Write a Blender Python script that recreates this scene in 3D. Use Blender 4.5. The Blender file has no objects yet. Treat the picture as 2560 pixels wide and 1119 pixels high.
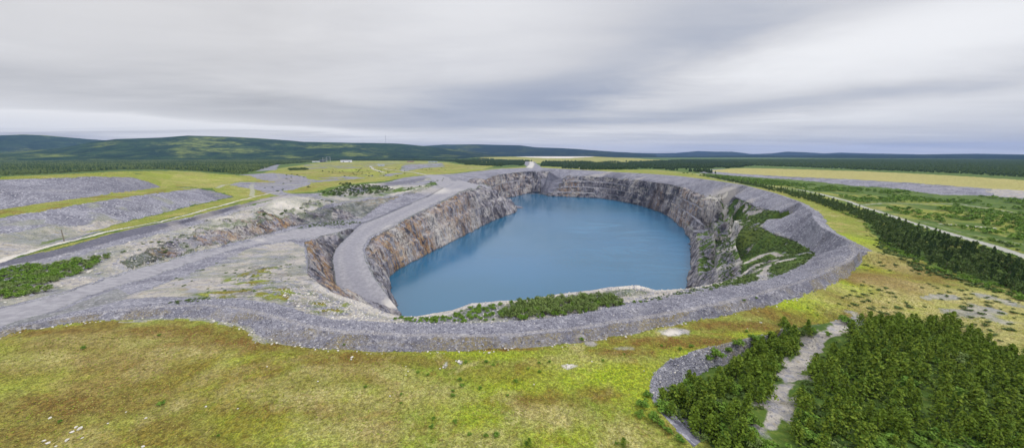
import bpy, math, random, time
import numpy as np
from mathutils import Vector, Matrix
from mathutils.geometry import delaunay_2d_cdt
from mathutils.bvhtree import BVHTree
T00 = time.time()
R = math.radians
rng = np.random.default_rng(7); random.seed(7)
sc = bpy.context.scene
COL = sc.collection
# ------------------------------------------------------------------ camera
FPX, PW, PH, CAMZ = 860.0, 2560.0, 1119.0, 60.0
PITCH = math.atan((PH/2-385)/FPX); CP, SP = math.cos(PITCH), math.sin(PITCH)
cam = bpy.data.cameras.new('camera'); co = bpy.data.objects.new('camera', cam); COL.objects.link(co)
co.location = (0, 0, CAMZ); co.rotation_euler = (math.pi/2-PITCH, 0, 0)
cam.sensor_fit = 'HORIZONTAL'; cam.sensor_width = 36; cam.lens = FPX/PW*36
cam.clip_start = 1; cam.clip_end = 60000
sc.camera = co
# ------------------------------------------------------------------ sun and exposure
SUN_EL, SUN_AZ = 48, 100        # azimuth from +Y, clockwise
sd = bpy.data.lights.new('sun', 'SUN'); so = bpy.data.objects.new('sun', sd); COL.objects.link(so)
sd.energy = 1.5; sd.angle = R(10); sd.color = (1, .96, .9)
so.rotation_euler = (R(90-SUN_EL), 0, -R(SUN_AZ)+math.pi)
sc.view_settings.view_transform = 'Standard'; sc.view_settings.look = 'None'
sc.view_settings.exposure = 0; sc.view_settings.gamma = 1
sc.cycles.max_bounces = 6; sc.cycles.diffuse_bounces = 2; sc.cycles.glossy_bounces = 2
sc.cycles.transparent_max_bounces = 4; sc.cycles.volume_bounces = 0
sc.cycles.use_denoising = True

# ------------------------------------------------------------------ node helper
class NT:
    def __init__(s, nt): s.nt = nt; s.n = nt.nodes; s.l = nt.links
    def new(s, t, **k):
        n = s.n.new(t)
        for a, b in k.items(): setattr(n, a, b)
        return n
    def put(s, sock, v):
        if isinstance(v, bpy.types.NodeSocket): s.l.new(v, sock)
        elif v is not None:
            if hasattr(sock.default_value, '__len__') and not hasattr(v, '__len__'): v = (v,)*len(sock.default_value)
            if hasattr(sock.default_value, '__len__') and len(sock.default_value) == 4 and len(v) == 3: v = tuple(v)+(1,)
            sock.default_value = v
    def math(s, op, a, b=None, c=None, clamp=False):
        n = s.new('ShaderNodeMath', operation=op, use_clamp=clamp)
        for i, v in enumerate((a, b, c)):
            if v is not None: s.put(n.inputs[i], v)
        return n.outputs[0]
    def vmath(s, op, a, b=None):
        n = s.new('ShaderNodeVectorMath', operation=op); s.put(n.inputs[0], a)
        if b is not None: s.put(n.inputs[1], b)
        return n.outputs[0] if op != 'DOT_PRODUCT' else n.outputs[1]
    def mix(s, f, a, b, mode='MIX'):
        n = s.new('ShaderNodeMix', data_type='RGBA', blend_type=mode, clamp_factor=True)
        s.put(n.inputs[0], f); s.put(n.inputs[6], a); s.put(n.inputs[7], b)
        return n.outputs[2]
    def noise(s, vec, scale, detail=4, rough=.55, dist=0, dim='3D'):
        n = s.new('ShaderNodeTexNoise', noise_dimensions=dim)
        s.put(n.inputs['Vector'], vec); n.inputs['Scale'].default_value = scale
        n.inputs['Detail'].default_value = detail; n.inputs['Roughness'].default_value = rough
        n.inputs['Distortion'].default_value = dist
        return n.outputs[0]
    def vor(s, vec, scale, feature='F1', out='Distance', rnd=1):
        n = s.new('ShaderNodeTexVoronoi', feature=feature)
        s.put(n.inputs['Vector'], vec); n.inputs['Scale'].default_value = scale; n.inputs['Randomness'].default_value = rnd
        return n.outputs[out]
    def sm(s, v, a, b, lo=0, hi=1):
        n = s.new('ShaderNodeMapRange', interpolation_type='SMOOTHSTEP', clamp=True)
        s.put(n.inputs[0], v); n.inputs[1].default_value = a; n.inputs[2].default_value = b
        n.inputs[3].default_value = lo; n.inputs[4].default_value = hi
        return n.outputs[0]
    def attr(s, name): return s.new('ShaderNodeAttribute', attribute_name=name).outputs['Fac']
    def scale(s, v, k): return s.vmath('MULTIPLY', v, k)
def mat(name):
    m = bpy.data.materials.new(name); m.use_nodes = True
    t = NT(m.node_tree); b = m.node_tree.nodes['Principled BSDF']
    return m, t, b

# ------------------------------------------------------------------ sky
def make_world():
    w = bpy.data.worlds.new('World'); sc.world = w; w.use_nodes = True
    t = NT(w.node_tree); bg = t.n['Background']
    sky = t.new('ShaderNodeTexSky', sky_type='NISHITA'); sky.sun_disc = False
    sky.sun_elevation = R(SUN_EL); sky.sun_rotation = R(SUN_AZ)
    d = t.new('ShaderNodeTexCoord').outputs['Generated']
    sep = t.new('ShaderNodeSeparateXYZ'); t.l.new(d, sep.inputs[0]); X, Y, Z = sep.outputs
    zc = t.math('MAXIMUM', Z, 0.0)
    inv = t.math('DIVIDE', 1, t.math('ADD', zc, .045))
    px, py = t.math('MULTIPLY', X, inv), t.math('MULTIPLY', Y, inv)
    cmb = t.new('ShaderNodeCombineXYZ'); t.put(cmb.inputs[0], px); t.put(cmb.inputs[1], py)
    # cloud deck seen in perspective; rotated so that its rolls run from lower left to upper right
    def roll(ang, sx, sy, off=(0, 0, 0)):
        m = t.new('ShaderNodeMapping'); t.l.new(cmb.outputs[0], m.inputs[0])
        m.inputs['Rotation'].default_value = (0, 0, R(ang)); m.inputs['Scale'].default_value = (sx, sy, 1); m.inputs['Location'].default_value = off
        return m.outputs[0]
    n1 = t.noise(roll(-62, .16, .26, (2.3, 1.0, 0)), 1.0, 5, .5, .5)
    n2 = t.noise(roll(-75, .7, 1.0, (5, 3, 0)), 1.0, 6, .58, .5)
    n3 = t.noise(roll(6, .2, .42, (9, 1, 4)), 1.0, 6, .6, .5)
    v = t.math('ADD', t.math('MULTIPLY', n1, .26), t.math('ADD', t.math('MULTIPLY', n2, .15), t.math('MULTIPLY', n3, .30)))
    v = t.math('ADD', v, .172)
    # broad light and dark places of the deck, each a soft spot around a direction
    az_ = t.math('ARCTAN2', X, Y); el_ = t.math('ARCSINE', Z)
    az_ = t.math('ADD', az_, t.math('MULTIPLY', t.math('SUBTRACT', n2, .5), .25)); el_ = t.math('ADD', el_, t.math('MULTIPLY', t.math('SUBTRACT', n3, .5), .05))
    def ae(px, py):
        u = (PH/2-py)/FPX; x = (px-PW/2)/FPX; y = CP+u*SP; z = -SP+u*CP
        return math.atan2(x, y), math.atan2(z, math.hypot(x, y))
    def spot(px, py, wx, wy, tilt, k):
        a0, e0 = ae(px, py); a1, _ = ae(px+wx*.5, py); a2, _ = ae(px-wx*.5, py); _, e1 = ae(px, py-wy*.5); _, e2 = ae(px, py+wy*.5)
        da = t.math('DIVIDE', t.math('SUBTRACT', az_, a0), a1-a2)
        de = t.math('DIVIDE', t.math('SUBTRACT', t.math('SUBTRACT', el_, e0), t.math('MULTIPLY', t.math('SUBTRACT', az_, a0), tilt)), e1-e2)
        q = t.math('ADD', t.math('MULTIPLY', da, da), t.math('MULTIPLY', de, de))
        return t.math('MULTIPLY', t.math('EXPONENT', t.math('MULTIPLY', q, -1)), k)
    for sp in SPOTS: v = t.math('ADD', v, spot(*sp))
    br = t.sm(v, .18, .82)
    rr = t.new('ShaderNodeValToRGB'); t.l.new(br, rr.inputs[0]); e = rr.color_ramp.elements
    e[0].position = 0; e[0].color = (.34, .385, .505, 1); e[1].position = 1; e[1].color = (.95, .95, .96, 1)
    for p, c in ((.28, (.52, .545, .615)), (.5, (.67, .675, .71)), (.74, (.80, .80, .82))):
        q = e.new(p); q.color = c+(1,)
    wm = t.sm(az_, R(-6), R(-38), 0, .75)
    grey = t.new('ShaderNodeRGBToBW'); t.l.new(rr.outputs[0], grey.inputs[0])
    wc = t.mix(1, (1.02, 1.0, .99), grey.outputs[0], 'MULTIPLY'); deck = t.mix(wm, rr.outputs[0], wc)
    # thin bright and blue grey layers close to the horizon
    hz = t.sm(Z, .0, .10)
    low = t.mix(t.sm(t.noise(roll(-3, .03, .13, (1, 7, 0)), 1, 5, .65), .42, .58), (.50, .55, .64), (.93, .93, .95))
    c = t.mix(hz, t.mix(.6, low, deck), deck)
    # an overcast sky is brighter overhead than at the horizon
    c = t.mix(1, c, t.sm(Z, .30, .85, 1.0, ZEN), 'MULTIPLY')
    hs = t.mix(.93, t.mix(1, sky.outputs[0], (SKYK,)*3, 'MULTIPLY'), c)
    t.l.new(hs, bg.inputs[0]); bg.inputs[1].default_value = 1.0
ZEN, SKYK = 2.3, .1
SPOTS = [(1330, 250, 330, 60, .08, -.21), (1600, 180, 280, 60, .14, -.11), (1740, 70, 300, 90, .15, -.07), (330, 235, 700, 52, .0, -.08), (850, 290, 420, 30, .0, -.08), (120, 298, 600, 24, .0, .42), (620, 319, 460, 10, -.02, .3),
         (1240, 50, 300, 130, 0, .12), (2350, 80, 520, 90, .08, .20), (1850, 175, 420, 70, .08, .14), (2250, 222, 520, 26, .05, -.13), (1650, 292, 320, 18, .04, -.12), (2250, 270, 420, 24, .03, .10), (1500, 330, 500, 9, 0, .12), (100, 60, 400, 90, 0, .04), (80, 338, 300, 8, 0, -.14)]
make_world()
THR, HAZE = 1.8, True
# ------------------------------------------------------------------ reading the place: image ray + height -> world point
def U(px, py, z=0.0):
    dx = (px-PW/2)/FPX; u = (PH/2-py)/FPX
    d = (dx, CP+u*SP, -SP+u*CP)
    t = (z-CAMZ)/d[2]
    return (d[0]*t, d[1]*t, z)
def UD(px, py, dist):
    dx = (px-PW/2)/FPX; u = (PH/2-py)/FPX
    d = (dx, CP+u*SP, -SP+u*CP); h = math.hypot(d[0], d[1]); t = dist/h
    return (d[0]*t, d[1]*t, CAMZ+d[2]*t)
LN = {}
def line(name, *pts, z=None):
    out = []
    for p in pts:
        if len(p) == 2: p = (p[0], p[1], z)
        out.append(U(*p))
    LN[name] = out; return out
def wline(name, *pts): LN[name] = [tuple(map(float, p)) for p in pts]; return LN[name]
def offs(pl, dist, z, side=1):
    o = []
    for i, p in enumerate(pl):
        a = pl[max(0, i-1)]; b = pl[min(len(pl)-1, i+1)]
        tx, ty = b[0]-a[0], b[1]-a[1]; l = math.hypot(tx, ty)
        o.append((p[0]-ty/l*dist*side, p[1]+tx/l*dist*side, z(i, p) if callable(z) else z))
    return o
def lerpl(A, B, tt, z0=None):   # line between two polylines of equal count; tt = (plan fraction, height fraction)
    return [(a[0]+(b[0]-a[0])*tt[0], a[1]+(b[1]-a[1])*tt[0], a[2]+(b[2]-a[2])*tt[1]) for a, b in zip(A, B)]
def resamp(pl, n):
    P = np.array(pl); s = np.r_[0, np.cumsum(np.linalg.norm(np.diff(P, axis=0), axis=1))]
    q = np.linspace(0, s[-1], n)
    return [tuple(x) for x in np.stack([np.interp(q, s, P[:, k]) for k in range(3)], 1)]
WZ = -85.0
# --- the near meadow and the rock berm that circles the pit
line('foot', (-700,1010,0),(-300,905,0),(0,846,0),(60,828,.3),(130,813,.5),(250,801,.7),(400,794,.8),(520,796,.6),(600,816,.3),(650,845,0),(700,858,0),(800,872,0),
     (950,878,0),(1100,876,0),(1250,873,0),(1400,860,0),(1500,848,0),(1600,830,0),(1700,808,0),(1800,790,0),(1900,770,0),(2000,742,0),(2060,720,0),(2120,690,0),(2152,655,0))
line('crest', (-700,985,1.5),(-300,885,1.5),(0,830,1.5),(100,806,2),(200,788,2),(350,772,2.1),(500,765,2.1),(600,775,2.1),(680,797,2.1),(760,818,2.1),(850,832,2.1),(1000,841,2.1),
     (1200,843,2.1),(1300,839,2.1),(1450,823,2.1),(1600,799,2.3),(1750,773,2.6),(1900,738,3),(2000,708,3.2),(2080,676,3.7),(2130,650,5),(2150,628,5),(2133,608,5),(2092,587,5.5),
     (2051,565,6),(2034,545,6.6),(2026,524,7),(1990,500,7),(1940,483,7.5),(1860,462,8),(1780,450,8),(1700,440,2),(1620,434,0),(1540,430,-1),(1500,427,-1),(1440,424,-1),(1340,418,6),(1260,422,4),(1200,428,1))
out = offs(LN['crest'], 9, lambda i, p: p[2]-3.5, -1)
i0 = 22
LN['outer'] = out[i0:]
line('back', (240,772,1),(380,758,1.5),(500,749,1.5),(600,750,1.5),(680,762,1.5),(760,786,1.5),(830,803,1.5),(950,809,1.5),(1100,814,1.5),(1230,812,1.5),(1330,806,1.5),(1450,790,1.5),
     (1560,768,2),(1640,752,2),(1740,730,2),(1850,712,1),(1922,700,-1),(1968,680,-4),(2008,662,-7),(2043,636,-9))
line('toe', (500,744,-1),(600,745,-1),(680,756,-1),(760,779,-1),(830,797,-1.5),(950,804,-1.5),(1100,809,-2),(1230,807,-2),(1330,800,-2),(1450,783,-2),(1560,760,-1.5),(1640,745,-1.5),(1740,723,-2),(1850,703,-4))
line('toeR', (2043,636,-9),(2006,608,-13),(1941,586,-16),(1904,568,-18),(1880,560,-21),(1914,548,-14),(1949,528,-5),(1900,520,-10),(1866,504,-8),(1835,490,-7),(1800,484,-9),(1768,494,-19),
     (1747,482,-17),(1678,461,-13),(1610,452,-17),(1560,445,-17),(1500,437,-12),(1424,437,-14),(1404,446,-28))
# --- the near lip of the pit
line('lip', (764,613,-25),(770,640,-20),(768,681,-14),(802,714,-11),(846,736,-10),(900,752,-8),(950,776,-6),(1000,790,-6),(1080,790,-6),(1130,775,-5.5),(1180,757,-4.5),(1250,751,-4.5),(1310,750,-5),
     (1390,735,-5),(1450,728,-5),(1520,718,-5),(1590,712,-4),(1640,725,-5),(1716,722,-5),(1790,708,-6.5),(1858,690,-9))
line('plat', (870,571,-33),(846,580,-34),(800,590,-30),(764,613,-25))
# --- water line and pit walls
line('shoreW', (1003,787,WZ),(985,750,WZ),(974,715,WZ),(976,690,WZ),(1000,672,WZ),(1040,651,WZ),(1100,620,WZ),(1150,594,WZ),(1200,568,WZ),(1250,545,WZ),(1285,532,WZ),(1297,521,WZ))
wline('shoreCove', (-20,985,WZ),(-42,1040,WZ),(-34,1110,WZ))
line('shoreN', (1262,497,WZ),(1300,488,WZ),(1330,481,WZ),(1352,482,WZ),(1368,490,WZ),(1410,492,WZ),(1450,493,WZ),(1500,496,WZ),(1540,502,WZ),(1580,509,WZ),(1620,520,WZ),(1655,534,WZ),(1680,548,WZ),(1705,573,WZ),(1727,600,WZ))
line('shoreE', (1727,600,WZ),(1728,640,WZ),(1722,680,WZ),(1716,722,WZ))
wline('shoreS', (180,335,WZ),(160,300,WZ),(130,262,WZ),(80,228,WZ),(20,212,WZ),(-40,214,WZ),(-70,235,WZ),(-92,268,WZ))
shore = LN['shoreW']+LN['shoreCove']+LN['shoreN']+LN['shoreE'][1:]+LN['shoreS']
LN['shore'] = shore+[shore[0]]
for k in ('shoreW','shoreCove','shoreN','shoreE','shoreS'): pass
# ramp
line('rampR', (1003,783,-66),(965,735,-58),(930,690,-53),(912,650,-49),(905,622,-45.5),(925,592,-42),(983,562,-37),(1010,546,-33),(1065,519,-27.5),(1120,494,-20),(1150,478,-13.5),(1180,467,-11.5),(1202,463,-16))
line('ridge', (1202,463,-16),(1225,476,-29),(1250,490,-44),(1278,505,-66),(1290,513,-78))
line('rampL', (900,765,-63),(846,736,-58.5),(838,681,-52),(832,646,-48),(841,621,-45),(860,599,-41),(887,575,-38),(909,557,-35),(955,540,-31),(1010,516,-26),(1065,494,-18),(1100,474,-11),(1133,459,-7.5))
wline('rampS', (-84,262,-72),(-62,243,-78))
# walls: benches between water line and top
def benches(nm, A, B, n, prof):
    A, B = resamp(A, n), resamp(B, n)
    for k, tt in enumerate(prof): LN['%s_b%d' % (nm, k)] = lerpl(A, B, tt)
# long west wall: rock face in two lifts with a ledge between
sW = LN['shoreW']
benches('west', sW[1:], LN['rampR'][1:-1]+LN['ridge'][:-1], 26, ((.10,.20),(.30,.50),(.42,.53),(.62,.86),(.82,.93)))
# north west wall, from the cove to the scree notch
topNW = line('topNW', (1202,446,-12),(1240,432,-3),(1290,426,-2),(1335,424,1))
wN = LN['shoreN']
benches('nw', LN['shoreCove'][1:]+wN[:3], topNW, 8, ((.12,.24),(.22,.27),(.36,.58),(.50,.62),(.68,.95)))
# north wall between the notch and the shrub benches
topN = resamp([LN['toeR'][i] for i in (18,17,16,15,14,13,12,11)], 16)
LN['topN'] = topN
benches('north', wN[4:], topN, 16, ((.08,.20),(.20,.24),(.32,.44),(.46,.47),(.58,.70),(.74,.73),(.84,.92)))
line('notchL', (1346,425,-2),(1352,445,-32),(1362,466,-62))
line('notchM', (1372,428,-3),(1378,455,-42),(1370,474,-66))
# east wall: three cliffs and two narrow benches
line('cliffA', (1744,584,-66),(1747,640,-68),(1744,690,-69))
line('cliffB0', (1772,566,-66),(1783,610,-67),(1786,665,-68),(1782,700,-69))
line('cliffB1', (1783,557,-50),(1789,611,-50),(1795,664,-51),(1798,702,-52))
line('cliffC0', (1806,546,-50),(1826,575,-49),(1832,611,-49),(1842,651,-50),(1846,690,-52))
line('cliffC1', (1823,542,-29),(1850,563,-30),(1840,586,-31),(1838,611,-32),(1853,651,-33),(1862,684,-34))
# --- left: haul road to the ramp, rock outcrop above it
line('haulT', (-400,850,0),(0,772,-1),(137,739,-2),(301,686,-6),(383,660,-9),(465,641,-12),(547,622,-15),(629,603,-19),(723,576,-24),(791,566,-27),(868,563,-33))
line('haulB', (-400,885,0),(0,815,0),(137,777,-1),(205,743,-3.5),(301,714,-6.5),(383,688,-9.5),(465,660,-13),(547,633,-16),(629,612,-19.5),(682,605,-22),(731,598,-25),(800,590,-30))
line('cutT', (300,655,-3.5),(420,608,-5),(500,588,-7),(560,574,-8),(620,562,-9),(680,550,-12),(740,535,-17),(790,525,-17),(832,519,-17),(873,505,-17),(928,499,-16),(983,491,-15),(1037,483,-13),(1078,469,-9),(1096,458,-7))
line('cutB', (320,672,-6),(430,640,-10),(520,616,-13.5),(600,600,-17),(660,586,-20),(720,568,-23),(770,560,-26),(830,553,-31),(880,549,-34),(905,545,-34))
line('stripL', (-400,730,0),(0,667,-1),(109,646,-1),(219,618,-1),(328,591,-1),(478,553,-1.5),(547,535,-1.5),(629,510,-1.5),(700,493,-1.5))
line('stripU', (-400,712,-.6),(0,655,-.2),(82,636,0),(164,617,.3),(273,586,.8),(355,567,1.2),(465,547,1.6),(560,521,2),(640,500,1.5),(720,485,0))
line('f2', (-500,760,1),(0,644,1),(120,601,1),(230,573,1),(330,551,1),(500,509,1),(585,492,1))
line('t2', (-500,640,13),(0,543,15),(100,528,16),(200,510,17),(330,490,16),(430,478,15),(495,470,13),(540,479,7))
line('f1', (-500,580,17),(0,525,18),(100,508,18),(200,495,18),(300,482,17),(370,472,16),(403,467,14))
line('t1', (-500,470,34),(0,449,34),(100,446,34),(230,441,35),(330,443,30),(370,454,23))
line('far1', (-500,447,30),(0,442,31),(150,436,31),(300,428,28),(400,427,22),(500,431,14),(600,440,6))
LN['far1b'] = [(x*1.12, y*1.12, max(0, z-16)) for x, y, z in LN['far1']]
# --- right: the second waste dump
line('f3', (1750,432,1),(1860,441,1),(1997,450,1),(2133,464,1),(2243,472,1),(2352,487,1),(2470,489,1),(2560,497,1),(2900,545,1))
line('t3', (1762,427,3),(1860,435,5),(1997,442,7),(2133,448,9),(2270,456,11),(2407,466,9),(2489,473,8),(2560,479,7),(2900,515,7))
line('far3', (1830,421,6),(1860,420,7),(2000,423,9),(2133,427,10),(2270,433,10),(2407,440,9),(2560,450,8),(2900,474,8))
LN['far3b'] = [(x*1.05, y*1.05, 0) for x, y, z in LN['far3']]
# --- lower right: stony bank down to the young pine plantation
line('bankT', (1800,1190,0),(1735,1119,0),(1655,1035,0),(1622,975,0),(1628,935,0),(1670,900,0),(1740,875,0),(1830,855,0),(1900,838,0),(1960,820,0),(2060,808,0),(2130,792,-.5),(2200,780,-2),(2320,800,-3))
line('bankB', (1850,1160,-4),(1770,1090,-4),(1690,1020,-4.5),(1665,985,-5),(1700,955,-5),(1760,930,-5),(1850,895,-5),(1930,862,-5),(1990,845,-5),(2070,828,-5),(2150,812,-4.5),(2220,800,-4),(2300,815,-4))
# --- far mill terrace: a low rocky rise
line('rise0', (960,424,0),(1000,425,0),(1010,421,0),(1060,418,0),(1108,416,0))
line('rise1', (962,417,6),(1010,415,7),(1060,412,7),(1105,412,6))
line('tail0', (1175,404,6),(1300,404,8),(1450,405,8),(1560,404,8),(1650,402,8))
line('tail1', (1190,393,28),(1330,391,33),(1480,391,33),(1600,397,20),(1660,400,10))
# --- loose heights: (px, py, z)
LOOSE = [(700,470,-1),(850,470,-4),(930,468,-5),(1000,455,-4),(1065,438,-4),(1106,439,-5),(700,430,0),(900,430,0),(1000,440,-1),(950,478,-9),(840,482,-9),(760,500,-5),(660,530,-4),(560,550,-3),
         (430,590,-4),(620,520,-3),(700,505,-3),(300,625,-3),(100,690,-2),(250,680,-3.5),(60,720,-1.5),(180,700,-2),(300,500,17),(240,540,9),(400,512,8),(120,560,9),(600,470,3),(560,455,8),
         (640,470,1),(640,720,-6),(640,680,-11),(560,700,-8),(700,640,-18),(700,700,-8),(740,650,-17),(730,720,-6),(500,720,-3),(400,735,-1),(800,760,-5),(870,770,-5),(600,740,-2),
         (900,785,-4),(1050,800,-4),(1150,790,-4),(1250,770,-3.5),(1400,760,-3),(1560,740,-3),(1180,775,-4),(1330,765,-3.5),
         (1950,620,-19),(1900,600,-25),(1960,560,-19),(1890,640,-27),(1900,665,-21),(1980,640,-13),(1875,545,-24),(1845,520,-20),(1860,580,-28),(1800,510,-26),(1790,530,-36),(1830,535,-26),
         (2090,640,2),(2060,605,-3),(2000,575,-9),(1970,545,-8),(1970,510,-3),(2060,650,-2)]
LOOSEW = []
for yy in range(-60, 100, 20):
    for xx in range(-160, 200, 30): LOOSEW.append((xx+random.uniform(-5, 5), yy, random.uniform(-.6, .5)))
for xx, yy, zz in ((150,210,-30),(60,180,-45),(-20,175,-50),(-50,190,-45),(110,225,-55),(-75,215,-50)): pass
wline('hid1', (160,255,-60),(120,215,-60),(60,186,-60),(0,176,-60),(-45,185,-60),(-72,212,-68))
wline('hid2', (150,225,-30),(110,186,-25),(60,165,-25),(0,158,-25),(-45,166,-28),(-78,186,-35),(-100,205,-40))
# mounds of the meadow
# ------------------------------------------------------------------ triangulate the break lines
def inpoly(x, y, P):
    c = False; n = len(P); j = n-1
    for i in range(n):
        if (P[i][1] > y) != (P[j][1] > y) and x < (P[j][0]-P[i][0])*(y-P[i][1])/(P[j][1]-P[i][1])+P[i][0]: c = not c
        j = i
    return c
SH = np.array(LN['shore'])[:, :2]
def build_tin():
    V, Z, E = [], [], []
    def addv(p): V.append(Vector((p[0], p[1]))); Z.append(p[2]); return len(V)-1
    for nm, pl in LN.items():
        if nm.startswith('shore') and nm != 'shore': continue
        P = [np.array(p) for p in pl]; ids = [addv(P[0])]
        for a, b in zip(P[:-1], P[1:]):
            d = np.linalg.norm((b-a)[:2]); r = np.hypot(*((a+b)/2)[:2]); st = max(6, r*.04)
            n = max(1, int(d/st))
            for k in range(1, n+1): ids.append(addv(a+(b-a)*k/n))
        E += list(zip(ids[:-1], ids[1:]))
    for p in LOOSE: addv(U(*p))
    for p in LOOSEW: addv(p)
    # filler points of the plain, away from any line
    A = np.array([(v.x, v.y) for v in V])
    for r in np.geomspace(60, 5700, 46):
        n = int(2*math.pi/ .07)
        for k in range(n):
            a = k*.07+r; x, y = r*math.sin(a), r*math.cos(a)
            if y < -150: continue
            if inpoly(x, y, SH):
                d = np.min(np.hypot(SH[:, 0]-x, SH[:, 1]-y))
                if d > 15: addv((x, y, WZ-min(20, d*.5)))
                continue
            d = np.min(np.hypot(A[:, 0]-x, A[:, 1]-y))
            if d > r*.055+14: addv((x, y, 0)); A = np.vstack([A, (x, y)])
    B = 6000
    for p in ((-B, -300), (B, -300), (B, B), (-B, B)): addv((p[0], p[1], 0))
    n0 = len(V)
    o = delaunay_2d_cdt(V, E, [], 0, 1e-3)
    vs, es, fs, ov = o[0], o[1], o[2], o[3]
    VV = np.zeros((len(vs), 3)); unk = []
    for i, v in enumerate(vs):
        VV[i, :2] = v
        if ov[i]: VV[i, 2] = np.mean([Z[j] for j in ov[i] if j < n0])
        else: unk.append(i)
    nb = {}
    for a, b in es: nb.setdefault(a, []).append(b); nb.setdefault(b, []).append(a)
    known = set(range(len(vs)))-set(unk)
    if unk: print('CROSSINGS', [(round(vs[i].x), round(vs[i].y)) for i in unk][:60])
    for i in unk:
        q = [VV[j, 2] for j in nb[i] if j in known]
        VV[i, 2] = np.mean(q) if q else 0
    T = np.array([f for f in fs if len(f) == 3])
    # orientation
    a, b, c = VV[T[:, 0]], VV[T[:, 1]], VV[T[:, 2]]
    cr = (b[:, 0]-a[:, 0])*(c[:, 1]-a[:, 1])-(b[:, 1]-a[:, 1])*(c[:, 0]-a[:, 0])
    T = T[np.abs(cr) > 1e-4]; cr = cr[np.abs(cr) > 1e-4]
    T[cr < 0] = T[cr < 0][:, ::-1]
    return VV, T
VV, TT = build_tin()
print('tin', VV.shape, TT.shape, time.time()-T00)
# ------------------------------------------------------------------ numpy noise
_perm = rng.permutation(4096)
_val = rng.random(4096)
def _h(ix, iy, iz): return _val[_perm[(_perm[(_perm[ix & 4095]+iy) & 4095]+iz) & 4095]]
def vnoise(P):
    F = np.floor(P).astype(np.int64); f = P-F; f = f*f*(3-2*f); o = 0
    for dx in (0, 1):
        for dy in (0, 1):
            for dz in (0, 1):
                w = (f[:, 0] if dx else 1-f[:, 0])*(f[:, 1] if dy else 1-f[:, 1])*(f[:, 2] if dz else 1-f[:, 2])
                o = o+w*_h(F[:, 0]+dx, F[:, 1]+dy, F[:, 2]+dz)
    return o*2-1
def fbm(P, sc_, oct=4, g=.5):
    P = P*np.asarray(sc_, float); a = 1; o = 0; n = 0
    for k in range(oct):
        o = o+a*vnoise(P+17.3*k); n += a; a *= g; P = P*2.03
    return o/n
# ------------------------------------------------------------------ refine where the place is near
def proj(V):
    x = V[:, 0]; y = V[:, 1]; z = V[:, 2]-CAMZ
    dep = y*CP-z*SP; up = y*SP+z*CP
    return x, up, dep
def refine(V, T, thr=2.0, maxit=14):
    f = FPX*1024/PW
    for it in range(maxit):
        E = np.vstack([T[:, [0, 1]], T[:, [1, 2]], T[:, [2, 0]]]); Es = np.sort(E, 1)
        key = Es[:, 0].astype(np.int64)*len(V)+Es[:, 1]
        uk, inv = np.unique(key, return_inverse=True); n = len(T)
        a = (uk//len(V)).astype(int); b = (uk % len(V)).astype(int)
        x, u, d = proj(V); dd = np.maximum(d, 15)
        L3 = np.linalg.norm(V[a]-V[b], axis=1); dm = np.maximum(np.minimum(dd[a], dd[b]), 15)
        sp = np.hypot(x[a]/dd[a]-x[b]/dd[b], u[a]/dd[a]-u[b]/dd[b])*f
        L = np.maximum(sp, .3*L3*f/dm); L = np.minimum(L, L3*f/dm*1.2)
        mx = (x/dd); out = (np.minimum(np.abs(mx[a]), np.abs(mx[b])) > 1.62) | ((d[a] < 20) & (d[b] < 20)) | ((u[a]/dd[a] < -.78) & (u[b]/dd[b] < -.78))
        L = np.where(out, L3/25, L)
        mark = L > thr
        if not mark.any(): break
        te = inv.reshape(3, n).T           # edge ids per triangle
        TL = L[te]; lng = te[np.arange(n), np.argmax(TL, 1)]
        while True:
            any_ = mark[te].any(1); need = any_ & ~mark[lng]
            if not need.any(): break
            mark[lng[need]] = True
        mid = np.full(len(uk), -1); idx = np.where(mark)[0]; mid[idx] = len(V)+np.arange(len(idx))
        V = np.vstack([V, (V[a[idx]]+V[b[idx]])/2])
        M = mid[te]; cnt = (M >= 0).sum(1); new = [T[cnt == 0]]
        # rotate so that edge 0 is the longest of the marked triangles
        s = cnt > 0; t = T[s]; m = M[s]; k = np.argmax(TL[s], 1); r = np.arange(len(t))
        v0, v1, v2 = t[r, k], t[r, (k+1) % 3], t[r, (k+2) % 3]
        m0, m1, m2 = m[r, k], m[r, (k+1) % 3], m[r, (k+2) % 3]
        def add(q, *c): new.append(np.stack([x_[q] for x_ in c], 1))
        # half A: v0, m0, v2 with edge v2-v0 (m2); half B: m0, v1, v2 with edge v1-v2 (m1)
        q = m2 < 0; add(q, v0, m0, v2); q = ~q; add(q, v0, m0, m2); add(q, m2, m0, v2)
        q = m1 < 0; add(q, m0, v1, v2); q = ~q; add(q, m0, v1, m1); add(q, m0, m1, v2)
        T = np.vstack(new)
        if len(T) > 900000: break
    return V, T
V, T = refine(VV, TT, THR)
print('refined', V.shape, T.shape, time.time()-T00)
def vnormals(V, T):
    n = np.cross(V[T[:, 1]]-V[T[:, 0]], V[T[:, 2]]-V[T[:, 0]]); N = np.zeros_like(V)
    for k in range(3):
        for j in range(3): N[:, j] += np.bincount(T[:, k], n[:, j], len(V))
    return N/np.maximum(np.linalg.norm(N, axis=1), 1e-9)[:, None]
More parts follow.
